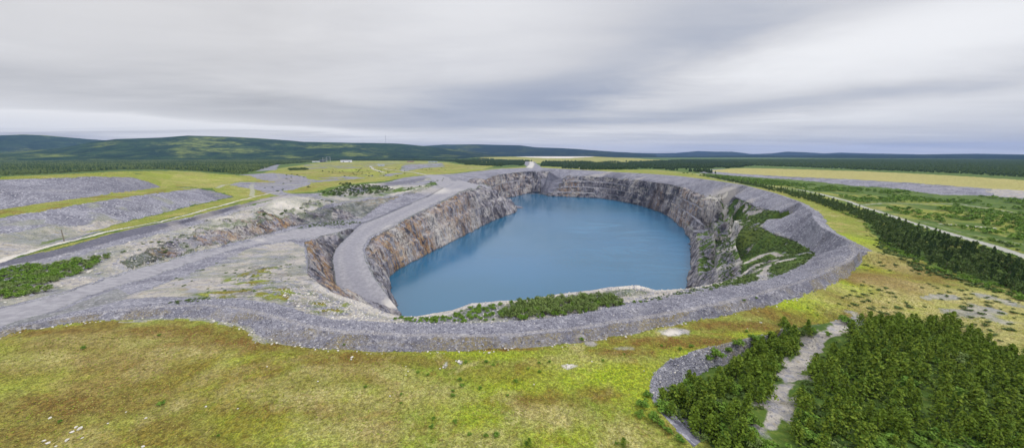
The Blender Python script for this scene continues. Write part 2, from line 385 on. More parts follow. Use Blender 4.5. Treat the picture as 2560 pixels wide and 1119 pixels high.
# --- paint what covers the ground, by outlines laid on the terrain
bvh0 = BVHTree.FromPolygons(VV.tolist(), TT.tolist())
def cast(px, py):
    d = Vector(((px-PW/2)/FPX, CP+(PH/2-py)/FPX*SP, -SP+(PH/2-py)/FPX*CP)).normalized()
    h = bvh0.ray_cast(Vector((0, 0, CAMZ)), d, 30000)
    if h[0] is not None: return (h[0].x, h[0].y, h[0].z)
    return U(px, max(py, 388), 0)
def PX(*pts): return [cast(*p) if len(p) == 2 else p for p in pts]
XY = V[:, :2]; RR = np.hypot(XY[:, 0], XY[:, 1])
wx = XY.copy()
amp = np.clip(RR*.0065, .5, 8)
wx[:, 0] += fbm(V, 1/7.0*np.array([1, 1, 1]), 3)*amp*.9+fbm(V+50, 1/1.6, 2)*np.clip(amp*.3, 0, .6)
wx[:, 1] += fbm(V+99, 1/7.0*np.array([1, 1, 1]), 3)*amp*1.3+fbm(V+150, 1/1.6, 2)*np.clip(amp*.3, 0, .6)
KINDS = ['scrub', 'grass', 'gravel', 'sand', 'rock', 'road']
MODS = ['brown', 'dry', 'stain', 'pale', 'dark', 'lush']
AT = {k: np.zeros(len(V)) for k in KINDS+MODS}; AT['scrub'][:] = 1
def inside(P, Q):
    P = np.asarray(P)[:, :2]; lo, hi = P.min(0), P.max(0)
    c = np.zeros(len(Q), bool); sel = np.where((Q[:, 0] > lo[0]) & (Q[:, 0] < hi[0]) & (Q[:, 1] > lo[1]) & (Q[:, 1] < hi[1]))[0]
    q = Q[sel]; cc = np.zeros(len(sel), bool); j = len(P)-1
    for i in range(len(P)):
        if P[i, 1] != P[j, 1]:
            cc ^= ((P[i, 1] > q[:, 1]) != (P[j, 1] > q[:, 1])) & (q[:, 0] < (P[j, 0]-P[i, 0])*(q[:, 1]-P[i, 1])/(P[j, 1]-P[i, 1])+P[i, 0])
        j = i
    c[sel] = cc; return c
def put(kind, w):
    if kind in KINDS:
        for k in KINDS: AT[k] *= 1-w
        AT[kind] += w
    else: AT[kind] = np.maximum(AT[kind], w)
def paint(kind, poly, k=1.0, noise=None, exact=False):
    w = inside(poly, XY if exact else wx).astype(float)*k
    if noise is not None:
        s_, lo, hi = noise; w = w*np.clip((fbm(V+sum(map(ord, kind)) % 97, 1/s_, 4)-lo)/(hi-lo), 0, 1)
    put(kind, w)
def dist_line(pl, Q):
    P = np.asarray(pl)[:, :2]; d = np.full(len(Q), 1e9)
    lo, hi = P.min(0)-80, P.max(0)+80
    sel = np.where((Q[:, 0] > lo[0]) & (Q[:, 0] < hi[0]) & (Q[:, 1] > lo[1]) & (Q[:, 1] < hi[1]))[0]; q = Q[sel]; dd = np.full(len(sel), 1e9)
    for a, b in zip(P[:-1], P[1:]):
        ab = b-a; t = np.clip(((q-a)@ab)/max(ab@ab, 1e-9), 0, 1)
        dd = np.minimum(dd, np.hypot(*(q-a-t[:, None]*ab).T))
    d[sel] = dd; return d
def stroke(kind, pl, hw, k=1.0, soft=.35):
    Q = XY+(wx-XY)*.12
    d = dist_line(pl, Q); put(kind, np.clip((hw*(1+soft)-d)/(hw*soft*1.0), 0, 1)*k)
def blob(kind, px, py, rx, ry, k=1.0):     # a soft patch: half sizes in metres (across, along)
    c = cast(px, py); sel = np.hypot(XY[:, 0]-c[0], XY[:, 1]-c[1]) < 3*max(rx, ry)+5; q = np.full(len(V), 9.)
    q[sel] = np.hypot((XY[sel, 0]-c[0])/rx, (XY[sel, 1]-c[1])/ry)+.75*fbm(V[sel]+c[0], 1/max(2., .5*min(rx, ry)), 4)
    put(kind, np.clip(1.5-q*1.1, 0, 1)*k)
L = LN
# green cover of the east slope and the benches
EWP = PX((1823,544),(1808,510),(1800,500),(1840,497),(1866,506),(1900,524),(1949,530),(1985,522),(1914,550),(1904,568),(1941,586),(1990,604),(2006,612),(2040,634),(2008,660),(1968,678),(1922,698),(1860,706),(1780,718),(1740,722),(1790,712),(1858,692),(1853,651),(1838,611),(1840,586),(1861,563))
# grass of the whole near side and round the right
paint('grass', PX((-1500,1400),(-700,1010))+L['foot']+L['outer']+PX((1200,424),(1340,415),(1540,425),(1640,424),(1760,435),(1880,466),(1960,478),(2060,503),(2150,535),(2180,580),(2230,625),(2330,665),(2440,700),(2560,735),(2900,800),(3600,1600),(1280,6000)))
# everything inside the berm: broken rock
paint('gravel', L['foot']+L['outer']+PX((1200,427),(1130,435),(1065,437),(960,470),(870,466),(720,486),(640,500))+[(-330,480,0)]+PX((355,569),(164,621),(0,660),(-400,720),(-700,850)), exact=False)
paint('sand', PX((-300,775),(0,690),(120,655),(300,610),(540,545),(700,497),(850,468),(1060,442),(1100,456),(1078,467),(983,489),(873,503),(790,523),(680,553),(629,595),(465,637),(301,682),(137,735),(0,768)), .9, (18, -.9, .35))
paint('sand', PX((300,748),(420,705),(629,618),(731,602),(762,620),(766,681),(846,738),(1000,792),(1080,792),(1250,753),(1590,714),(1716,724),(1640,742),(1560,757),(1450,780),(1330,798),(1230,806),(1100,809),(950,804),(830,797),(680,755),(500,744)), .9, (17, -.85, .35))
paint('sand', PX((0,800),(137,780),(301,718),(330,745),(200,775),(0,825)), .35)
# left dumps and terraces
paint('gravel', L['f1']+L['t1'][::-1]); paint('gravel', L['f2']+L['t2'][::-1])
paint('dark', L['f1']+L['t1'][::-1], .35, (40, -.3, .3)); paint('dark', PX((490,470),(545,480),(585,492),(540,500),(510,485)), .5)
paint('gravel', PX((-300,720),(0,642),(230,575),(260,575),(160,605),(0,650)))
paint('sand', PX((-300,640),(0,585),(150,565),(300,550),(260,570),(160,605),(0,650),(-300,730)), .75, (30, -.7, .2))
paint('grass', L['t2'][:-1]+L['f1'][::-1])
paint('grass', L['t1']+PX((403,465),(330,432))+L['far1'][::-1])
paint('grass', PX((330,441),(370,430),(420,426),(500,430),(600,440),(640,437),(700,420),(800,406),(850,402),(1060,402),(1110,405),(1160,412),(1240,414),(1200,426),(1130,434),(1060,438),(1000,446),(960,452),(860,462),(740,482),(640,497),(560,512),(585,491),(540,478),(490,468),(403,466),(370,454)))
paint('grass', PX((215,580),(330,552),(500,511),(590,492),(650,488),(565,511),(410,548),(300,574))); paint('grass', PX((-100,690),(0,655),(270,583),(420,548),(600,505),(700,482),(700,487),(560,520),(465,546),(273,587),(0,664),(-100,700)), .8, (8, -.5, .0))
paint('gravel', PX((600,437),(680,432),(765,441),(775,462),(705,478),(740,487),(800,482),(800,492),(700,492),(640,474),(575,462),(600,455),(690,455),(640,445)), .9)
paint('gravel', PX((640,412),(700,410),(690,425),(640,428)), .7); paint('gravel', PX((1000,424),(1010,412),(1105,407),(1112,417),(1060,420),(1005,430)), .8); paint('sand', PX((1000,424),(1010,412),(1105,407),(1112,417),(1060,420),(1005,430)), .6, (50, -.2, .3)); paint('gravel', PX((865,474),(940,458),(1050,446),(1062,449),(1000,462),(900,482)), .95); paint('dark', PX((865,474),(940,458),(1050,446),(1062,449),(1000,462),(900,482)), .6)
paint('gravel', PX((870,466),(960,456),(1000,446),(1065,438),(1062,446),(960,462),(900,478),(880,478)), .9)
paint('gravel', PX((1000,462),(1080,448),(1110,441),(1130,436),(1200,427),(1262,421),(1262,426),(1150,440),(1090,458),(985,482),(1010,470)), .9)
paint('grass', PX((440,640),(500,605),(600,600),(560,630)), .0)
# strip of dark stone along the white track
paint('gravel', L['stripL']+L['stripU'][::-1], exact=True); paint('dark', L['stripL']+L['stripU'][::-1], .9, exact=True)
# green and mossy patches on the bare apron
for p in ((620,690,9,14),(655,678,7,11),(560,733,8,10),(610,735,12,8),(680,728,14,9),(640,705,9,6),(700,742,7,6)): blob('grass', *p, .95)
for p in ((820,775,6,5),(835,762,5,6),(800,760,4,3)): blob('grass', *p, .95)
apx = PX((520,745),(540,715),(640,660),(720,665),(740,700),(880,745),(880,790),(780,785),(700,755)); paint('sand', apx, .9, (5, .02, .16)); paint('gravel', apx, .8, (4, .08, .22)); paint('brown', apx, .7, (6, -.2, .2))
for p in ((880,425,70,90,.8),(500,445,50,90,.5),(950,433,60,60,.6)): blob('lush', *p)
# right: scrub land, roads, dump
paint('gravel', L['f3']+L['t3'][::-1]); paint('gravel', PX((1750,428),(1762,424),(1860,421),(1880,428),(1860,441),(1770,433)), .9)
paint('grass', L['t3'][:-1]+L['far3'][::-1]); paint('dry', L['t3'][:-1]+L['far3'][::-1], .9)
paint('sand', PX((2470,476),(2520,474),(2600,478),(2600,497),(2500,490)), .9)
paint('grass', PX((1900,462),(2000,465),(2200,490),(2500,520),(2560,535),(2560,720),(2400,640),(2200,560),(2060,505),(1950,480)), .75, (26, -.35, .25))
paint('grass', PX((2200,515),(2560,545),(2560,600),(2350,560)), .7, (22, -.4, .1))
paint('grass', PX((1175,405),(1200,393),(1330,389),(1490,390),(1600,396),(1655,401),(1560,406),(1400,408)), .95, exact=True); paint('dry', PX((1175,405),(1200,393),(1330,389),(1490,390),(1600,396),(1655,401),(1560,406),(1400,408)), .4, exact=True)
for p in ((1210,407),(1290,409),(1380,412),(1450,411),(1520,411),(1560,406),(1440,419),(1600,404)): blob('sand', *p, 30, 45, .9)
paint('gravel', PX((1310,405),(1330,403),(1350,414),(1355,420),(1320,420)), .9)
# pit: slopes turn to bare rock
N0 = vnormals(V, T); slope = np.clip((.90-N0[:, 2])/.14, 0, 1)
pit = inside(L['lip'][::-1]+L['plat'][::-1]+[L['rampL'][7]]+PX((887,556),(832,520),(873,500),(983,488),(1078,466),(1096,455),(1133,452),(1202,440),(1260,425),(1335,421),(1424,430),(1500,431),(1610,442),(1690,455),(1760,470),(1830,480),(1900,505),(1950,520))+L['toeR'][:8][::-1], XY)
pitw = pit & (V[:, 2] < -8)
rocky = slope*np.where(pitw, 1, 0)
eastgr = inside([L['toeR'][k] for k in (3,2,1,0)]+[L['outer'][0]]+L['outer'][:15]+[L['toeR'][k] for k in (16,15,14,13,12,11,10,9,8,7,6,5)], XY)
rocky[eastgr] = 0
westw = inside(L['shoreW']+L['ridge'][::-1]+offs(L['rampR'][:12], 3, 0, -1)[::-1], XY)
rocky[westw] = np.maximum(rocky[westw], np.clip(.95+fbm(V[westw]+71, 1/9, 3)*.8, 0, 1))
put('rock', rocky); AT['gravel'][pitw & ~eastgr] *= 1
ew = inside(EWP, XY); put('scrub', np.where(ew, 1, 0)*np.clip((fbm(V+3, 1/14, 4)+.27)*5, 0, 1)); put('sand', np.where(ew, .8, 0)*np.clip((-.24-fbm(V+3, 1/14, 4))*6, 0, 1))
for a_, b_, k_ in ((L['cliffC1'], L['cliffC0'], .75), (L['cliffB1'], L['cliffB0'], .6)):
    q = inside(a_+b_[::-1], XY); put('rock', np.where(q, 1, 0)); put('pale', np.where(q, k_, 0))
stroke('pale', L['cliffB1'], 2.2, .6, .8); stroke('pale', L['cliffC1'], 2.6, .7, .8); stroke('pale', L['cliffA'], 1.6, .4, .8); stroke('dark', L['cliffB0'], 2, .9, .8); stroke('dark', L['cliffC0'], 2, .9, .8)  # dark strokes paint crevice shade into the colour along the cliff feet
for a_, b_ in ((L['cliffB0'], L['cliffA']), (L['cliffC0'], L['cliffB1'])):
    q = inside(a_+b_[::-1], wx); put('scrub', np.where(q, 1, 0)*np.clip((fbm(V+23, 1/9, 3)+.15)*4, 0, 1)); put('gravel', np.where(q, 1, 0)*np.clip((fbm(V+73, 1/8, 3)-.1)*4, 0, 1))
cut = inside(L['cutT']+L['cutB'][::-1], wx); put('rock', np.where(cut, .85, 0)*np.clip(.6+slope, 0, 1))
paint('rock', PX((320,672),(400,612),(520,560),(640,535),(740,515),(830,500),(830,520),(740,560),(600,600),(430,642)), .8, (12, -.1, .25))
paint('rock', PX((760,605),(775,640),(770,685),(850,742),(900,757),(860,700),(835,650),(845,600)), 1, exact=True)
paint('rock', PX((1000,792),(1130,777),(1250,753),(1390,737),(1520,720),(1590,713),(1716,724),(1600,735),(1450,748),(1330,760),(1200,772),(1080,800)), .6, (9, -.2, .2))
paint('gravel', PX((1335,424),(1400,432),(1408,446),(1390,470),(1372,488),(1350,480),(1352,450)), 1, exact=True); paint('dark', PX((1335,424),(1400,432),(1408,446),(1390,470),(1372,488),(1350,480),(1352,450)), .5, exact=True)
# stains
for p in ((745,602,22,14,1),(775,630,14,26,1),(800,650,12,24,.9),(820,690,10,20,1),(840,720,10,16,1),(1000,497,40,30,1),(960,500,40,30,.8),(1040,487,30,40,.8),(890,497,35,25,.8),(1030,565,40,26,.9),(1060,590,30,26,.8),(980,620,20,26,.9),
          (1000,650,18,26,.9),(1060,630,22,26,.9),(950,640,10,26,.6),(1120,515,40,60,.6),(1150,500,30,60,.5),(1240,440,60,90,.5),(1290,435,50,90,.4),(1420,470,30,40,.8),(1430,478,25,40,.8),(690,545,26,20,.9),(640,560,20,18,.7),(650,575,14,10,.9),
          (520,600,12,10,.9),(400,630,10,8,.8),(1730,520,20,40,.7),(1700,500,20,40,.5),(1640,510,30,40,.4),(570,590,12,10,.8),(1392,437,26,40,.5),(1690,520,15,50,.5),(1735,530,15,30,.6),(1220,455,50,80,.5),(1100,640,18,20,.9),(1140,500,20,30,.8)): blob('stain', *p)
for p in ((1090,570,20,26,.8),(1130,595,16,26,.8),(1000,600,18,20,.7),(1175,620,10,20,.9),(1190,575,12,26,.7),(980,760,9,6,.9),(900,745,10,5,.9),(1100,775,14,5,.7),(1590,715,8,5,1),(1680,738,8,5,.9),(700,492,14,10,.8),(690,500,40,40,.9),(640,520,40,24,.7),(915,462,36,40,1),(1040,470,60,60,.8),
          (1500,437,60,14,.7),(1590,450,24,10,1),(1810,487,20,40,1),(1790,500,20,30,.8),(1850,530,16,14,.9),(1980,655,10,12,.7),(1900,620,12,8,.8),(1870,560,10,16,.8),(1680,832,3.2,2,1),(1420,915,2.4,1.6,1),(1110,905,1.2,1.2,.8),(560,545,40,20,.6),(480,575,20,12,.6),(600,580,20,9,.6),(1480,905,1.6,1.8,.6)): blob('pale', *p)
for p in ((1680,832,3.2,2,1),(1420,915,2.0,1.3,1),(1480,858,2.5,1.5,.8),(1150,904,.9,1.2,1),(1115,910,.8,2,.6),(1980,898,3,6,.5),(1700,827,6,2,.8),(1560,870,4,1.4,.5)): blob('sand', *p)
# meadow: rust brown, straw and lush patches
for p in ((420,830,26,5,1),(560,860,22,7,1),(300,900,20,5,.8),(450,960,22,9,.7),(150,1010,18,5,.9),(60,1080,9,4,.8),(640,930,14,8,.8),(330,1000,14,6,.7),(150,830,22,3,.9),(560,1010,12,5,.7),(850,900,24,5,.8),(800,1020,12,5,.55),(1000,900,18,3,.6),
          (1700,855,26,4,1),(1560,880,12,3,.9),(1850,815,22,4,1),(1950,790,18,5,.8),(2200,700,22,16,1),(2160,760,14,12,.7),(2300,690,22,10,.8),(1340,1000,9,4,.8),(1500,985,5,3,.8),(1250,930,14,4,.4),(2250,670,12,14,.8),(2100,790,12,6,.6),(650,1060,10,5,.5),(0,930,20,5,.6)): blob('brown', *p, )
for p in ((450,880,14,5,.8),(820,990,12,5,.9),(870,1080,14,5,.7),(1380,1040,9,4,1),(1050,990,12,5,.7),(1560,1090,6,5,.8),(1450,900,12,4,.6),(200,1100,8,4,.6),(2350,760,50,20,.9),(2450,840,40,16,.9),(2300,740,24,20,.7),(250,850,30,5,.5),(90,900,24,5,.6),(640,975,12,5,.6),(2100,720,10,10,.6),(1200,1100,9,4,.6),(2200,640,16,20,.6)): blob('dry', *p)
for p in ((500,905,9,4,.9),(150,940,16,4,1),(60,960,14,4,.9),(230,1090,14,4,1),(350,1110,10,4,.8),(870,990,5,2,.8),(1250,885,20,3,.7),(1500,940,22,8,.9),(1650,1000,12,8,.9),(1300,960,16,6,.7),(1400,1090,10,4,.5),(1180,1040,10,5,.6),(1750,880,16,4,.9),(2000,760,26,8,.9),(2130,720,12,14,.9),(2180,610,16,30,.9),(1900,850,12,4,.8),(2250,770,16,8,.8),(2180,670,8,16,.9),(560,980,12,3,.4),(20,900,20,4,.5),(1590,860,12,2,.6)): blob('lush', *p)
stroke('pale', offs(L['crest'][3:23], 1.6, 0, 1), .55, .55, 1.5)
FS = L['foot'][4:]+L['crest'][4:22][::-1]
paint('dark', FS, .5, (9, -.5, .2)); paint('brown', L['foot'][11:18]+L['crest'][10:17][::-1], .9, (7, -.35, .15)); paint('dark', L['crest'][5:20]+L['back'][::-1], .45, (7, -.3, .3))
for p in ((1545,478,26,40,1),(1600,478,20,40,1),(1610,492,22,40,1),(1560,490,20,30,.8),(1530,455,30,50,.8),(1625,500,20,40,.7),(1470,445,20,40,.5),(1660,470,20,40,.5),(720,540,20,20,.8),(640,560,14,10,.6),(760,535,20,20,.9),(830,530,20,20,.7),(700,590,8,6,.6),(1240,445,40,60,.4)): blob('dark', *p)
for p in ((1250,868,14,1.2,1),(1100,860,16,1.2,.5),(900,858,14,1.2,.4)): blob('brown', *p)
paint('sand', PX((2300,740),(2430,720),(2600,770),(2600,900),(2450,870),(2380,800)), .6, (7, -.1, .2))
paint('sand', PX((640,858),(600,822),(520,800),(440,798),(300,806),(300,802),(440,792),(520,792),(600,810),(660,842),(720,860)), .6)
# lower right: stony bank, pine litter, sandy track
paint('gravel', L['bankT'][1:12]+L['bankB'][1:12][::-1], 1); paint('scrub', L['bankB'][1:12]+PX((2300,800),(2560,890),(2900,900),(3300,1700),(1850,1600)), .85)
trackC = PX((2150,792),(2100,815),(2060,842),(2020,870),(1990,905),(1975,945),(1950,985),(1938,1020),(1930,1070))
paint('sand', PX((2005,850),(2060,836),(2110,812),(2160,795),(2150,808),(2095,838),(2060,868),(2030,905),(2000,930),(1985,900)), .9, (4, -.6, .1))
paint('brown', PX((-300,1119),(-300,850),(60,830),(250,803),(520,800),(650,850),(850,880),(1000,960),(1000,1119)), .7, (13, -.18, .30))
paint('lush', PX((-300,1119),(-300,850),(250,806),(520,860),(850,900),(1100,1000),(1200,1119)), .7, (15, .10, .4)); paint('dry', PX((100,1119),(400,820),(900,880),(1250,1000),(1300,1119)), .6, (10, .08, .4))
d_ = dist_line(trackC, wx); put('brown', np.clip((7-d_)/3, 0, 1)); put('sand', np.clip((6-d_)/3, 0, 1)*.75*np.clip(fbm(V+51, 1/5, 3)*4+.5, 0, 1))
trk = dist_line(trackC, wx)+1.3*fbm(V+61, 1/4.5, 3)-.9*fbm(V+5, 1/9, 2); put('sand', np.clip((1.7-trk)/.8, 0, 1)*.95*np.clip((fbm(V+44, 1/3, 3)+.55)*2.5, .25, 1))
paint('lush', PX((2030,815),(2090,812),(2170,800),(2180,785),(2130,792)), 1)
for pts_ in (PX((1905,700),(1915,668),(1945,655),(1990,645)), PX((1812,520),(1835,565),(1872,552)), PX((1868,532),(1905,528)), PX((1868,655),(1900,640),(1930,632),(1960,640)), PX((1790,590),(1830,582)), PX((1800,625),(1838,620)), PX((1800,668),(1845,660)), PX((1750,503),(1785,500),(1815,487))):
    d_ = dist_line(pts_, wx)+2.2*fbm(V+19, 1/7, 3); put('sand', np.clip((3.2-d_)/1.5, 0, 1)*.95)
EWS = [(x, y) for pts_ in (PX((1905,700),(1915,668),(1945,655),(1990,645)), PX((1812,520),(1835,565),(1872,552)), PX((1868,532),(1905,528)), PX((1868,655),(1900,640),(1930,632),(1960,640))) for x, y, z in resamp(pts_, 12)]
# gullies, weeds and slumps along the berm
gy = fbm(V+81, 1/3.2, 4); fsm = inside(L['foot'][2:]+[L['outer'][0]]+L['crest'][2:24][::-1], XY)
AT['brown'] = np.maximum(AT['brown'], np.where(fsm, np.clip(fbm(V+12, 1/8, 3)*3+.1, 0, .8), 0))
paint('scrub', PX((790,488),(840,472),(900,464),(985,474),(1060,460),(1110,448),(1120,452),(1060,468),(960,488),(860,496)), .8, (30, -.25, .1))
paint('dry', PX((640,440),(720,418),(840,406),(1110,408),(1200,416),(1060,438),(860,462),(740,480),(640,490)), .35, (60, -.1, .3)); paint('brown', PX((640,440),(720,418),(840,406),(1110,408),(1200,416),(1060,438),(860,462),(740,480),(640,490)), .45, (45, 0, .3))
paint('gravel', PX((700,452),(860,440),(1000,432),(1060,434),(860,450),(720,462)), .8, (34, -.02, .16)); paint('gravel', PX((760,412),(960,408),(1100,408),(1060,416),(900,420),(760,424)), .6, (60, .0, .2))
paint('brown', L['t2'][:-1]+L['f1'][::-1], .5, (14, -.1, .2)); paint('dry', PX((403,465),(450,430),(600,440),(640,490),(585,492),(490,468)), .5, (25, -.2, .3))
paint('sand', L['f2']+L['t2'][::-1], .45, (20, .05, .3)); paint('sand', PX((1290,392),(1330,389.5),(1480,389.5),(1485,392)), 1, exact=True); paint('pale', PX((1290,392),(1330,389.5),(1480,389.5),(1485,392)), 1, exact=True)
rc_ = [((a[0]+b[0])/2, (a[1]+b[1])/2) for a, b in zip(resamp(L['rampL'], 30), resamp(L['rampR'][:12], 30))]
stroke('dark', rc_, 3.2, .8, 1.6); stroke('dark', L['rampL'][1:], 2.2, .9, 1.2)
put('gravel', np.clip((2.5-dist_line(L['rampR'][:12], wx))/2, 0, 1)*.8)
stroke('pale', [p for p in L['lip'][3:]], 3.0, .45, 1.0); stroke('sand', [p for p in L['lip'][3:]], 3.0, .8, 1.0)
# roads
haul = [((a[0]+b[0])/2, (a[1]+b[1])/2) for a, b in zip(resamp(L['haulT'], 24), resamp(L['haulB']+[L['plat'][0]], 24))]
paint('road', L['haulT'][:-1]+[L['plat'][0]]+[L['plat'][1]]+L['haulB'][::-1], .95)
paint('road', L['rampS']+L['rampR'][:12]+L['rampL'][::-1], 1, exact=True)
paint('road', PX((1100,466),(1085,452),(1062,441),(1065,436),(1106,438),(1130,452),(1202,463),(1180,468),(1150,478)), .9)
stroke('road', PX((1180,467),(1205,463),(1223,470)), 7, .9)
RW = {'right': PX((1930,466),(1990,473),(2050,484),(2110,500),(2150,514),(2200,530),(2280,557),(2380,585),(2480,614),(2560,640),(2700,690)),
      'spur': PX((2150,512),(2200,508),(2300,509),(2400,510),(2480,522),(2560,535),(2640,546)),
      'spur2': PX((2180,516),(2220,534),(2300,552),(2400,580),(2500,600),(2640,625)),
      'ltrack': PX((-150,695),(0,652),(109,618),(219,591),(273,577),(396,555),(492,530),(574,508),(642,490),(700,480)),
      'ntrack': PX((628,491),(632,478),(628,465)), 'ntrack2': PX((628,465),(640,452),(700,447),(690,430)),
      'mill': PX((960,431),(930,420),(925,415),(950,412)), 'mill2': PX((1065,437),(1020,429),(960,421)), 'far': PX((1322,419),(1330,410),(1326,404)),
      'mill3': PX((800,406),(960,405),(1100,406)), 'rim': PX((1170,421),(1260,421),(1322,419)), 'hairline': PX((1640,426),(1740,434),(1850,458)), 'spur3': PX((2360,560),(2440,566),(2480,570)), 'west': PX((460,470),(560,462),(700,461),(760,463))}
for k, hw, st in (('right', 3.3, .6), ('spur', 2.2, .5), ('spur2', 1.3, .4), ('ltrack', 1.7, .8), ('ntrack', 3, .5), ('ntrack2', 2.5, .3), ('mill', 6, .6), ('mill2', 6, .6), ('far', 14, .8), ('mill3', 14, .8), ('rim', 6, .8), ('hairline', 4, .5), ('spur3', 3, .7), ('west', 4, .5)):
    stroke('sand' if k not in ('right', 'far') else 'road', RW[k], hw, st); stroke('pale', RW[k], hw, st)
# ------------------------------------------------------------------ relief
g = AT['gravel']+AT['sand']*.7; rk = AT['rock']; gr = AT['grass']+AT['scrub']; rdm = AT['road']
N1 = N0.copy(); far = 1+RR/500
east = inside(PX((1735,575),(1745,700),(1716,722),(1870,695),(1870,560),(1800,545)), XY)
D = rk*(far*(1.5*fbm(V, (1/16, 1/16, 1/45), 3)+2.3*np.abs(fbm(V+31, (1/7.5, 1/7.5, 1/30), 3))-.6)+.8*fbm(V+7, (1/2.5, 1/2.5, 1/6), 3))*np.where(east, .22, 1)
fw = rk*np.clip((RR-500)/350, 0, 1)
D += fw*(6*fbm(V+210, (1/42, 1/42, 1/150), 2)+5*(np.abs(fbm(V+230, (1/20, 1/20, 1/80), 2))-.3))
AT['dark'] = np.maximum(AT['dark'], fw*np.clip(fbm(V+250, (1/26, 1/26, 1/16), 3)*5-.6, 0, 1)); AT['pale'] = np.maximum(AT['pale'], fw*np.clip(fbm(V+270, (1/22, 1/22, 1/14), 3)*4-.9, 0, .8))
V = V+N1*D[:, None]
V[:, 2] += np.where(inside(L['foot'][2:]+[L['outer'][0]]+L['toeR'][:1]+L['toe'][::-1]+[L['foot'][6]], XY), 1, 0)*(.55*fbm(V+4, 1/5, 4)-.25*np.abs(fbm(V+64, 1/2.2, 3)))
dz = gr*(.35*fbm(V, 1/18, 3)+.10*fbm(V+5, 1/3.0, 3))+g*(.16*fbm(V+9, 1/6, 3)+.09*fbm(V+3, 1/1.3, 3))*np.clip(1-rdm, 0, 1)
dz = dz*np.clip(RR/60, .4, 1)+np.where(pit, 0, 1)*(AT['sand']+.3*AT['rock'])*.5*fbm(V+77, 1/9, 4)*np.clip(RR/120, 1, 2.5)
dz += np.where(cut | inside(PX((320,672),(400,600),(520,550),(640,525),(740,500),(860,495),(830,520),(740,560),(600,600),(430,642)), XY), 1, 0)*3.8*np.abs(fbm(V+13, 1/12, 4))
V[:, 2] += dz
NV = vnormals(V, T)
for k in AT: AT[k] = np.clip(AT[k], 0, 1)
bvh = BVHTree.FromPolygons(V.tolist(), T.tolist())
print('relief', time.time()-T00)
def ground(x, y):
    h = bvh.ray_cast(Vector((x, y, 900)), Vector((0, 0, -1)), 2000)
    return h[0].z if h[0] is not None else 0.0
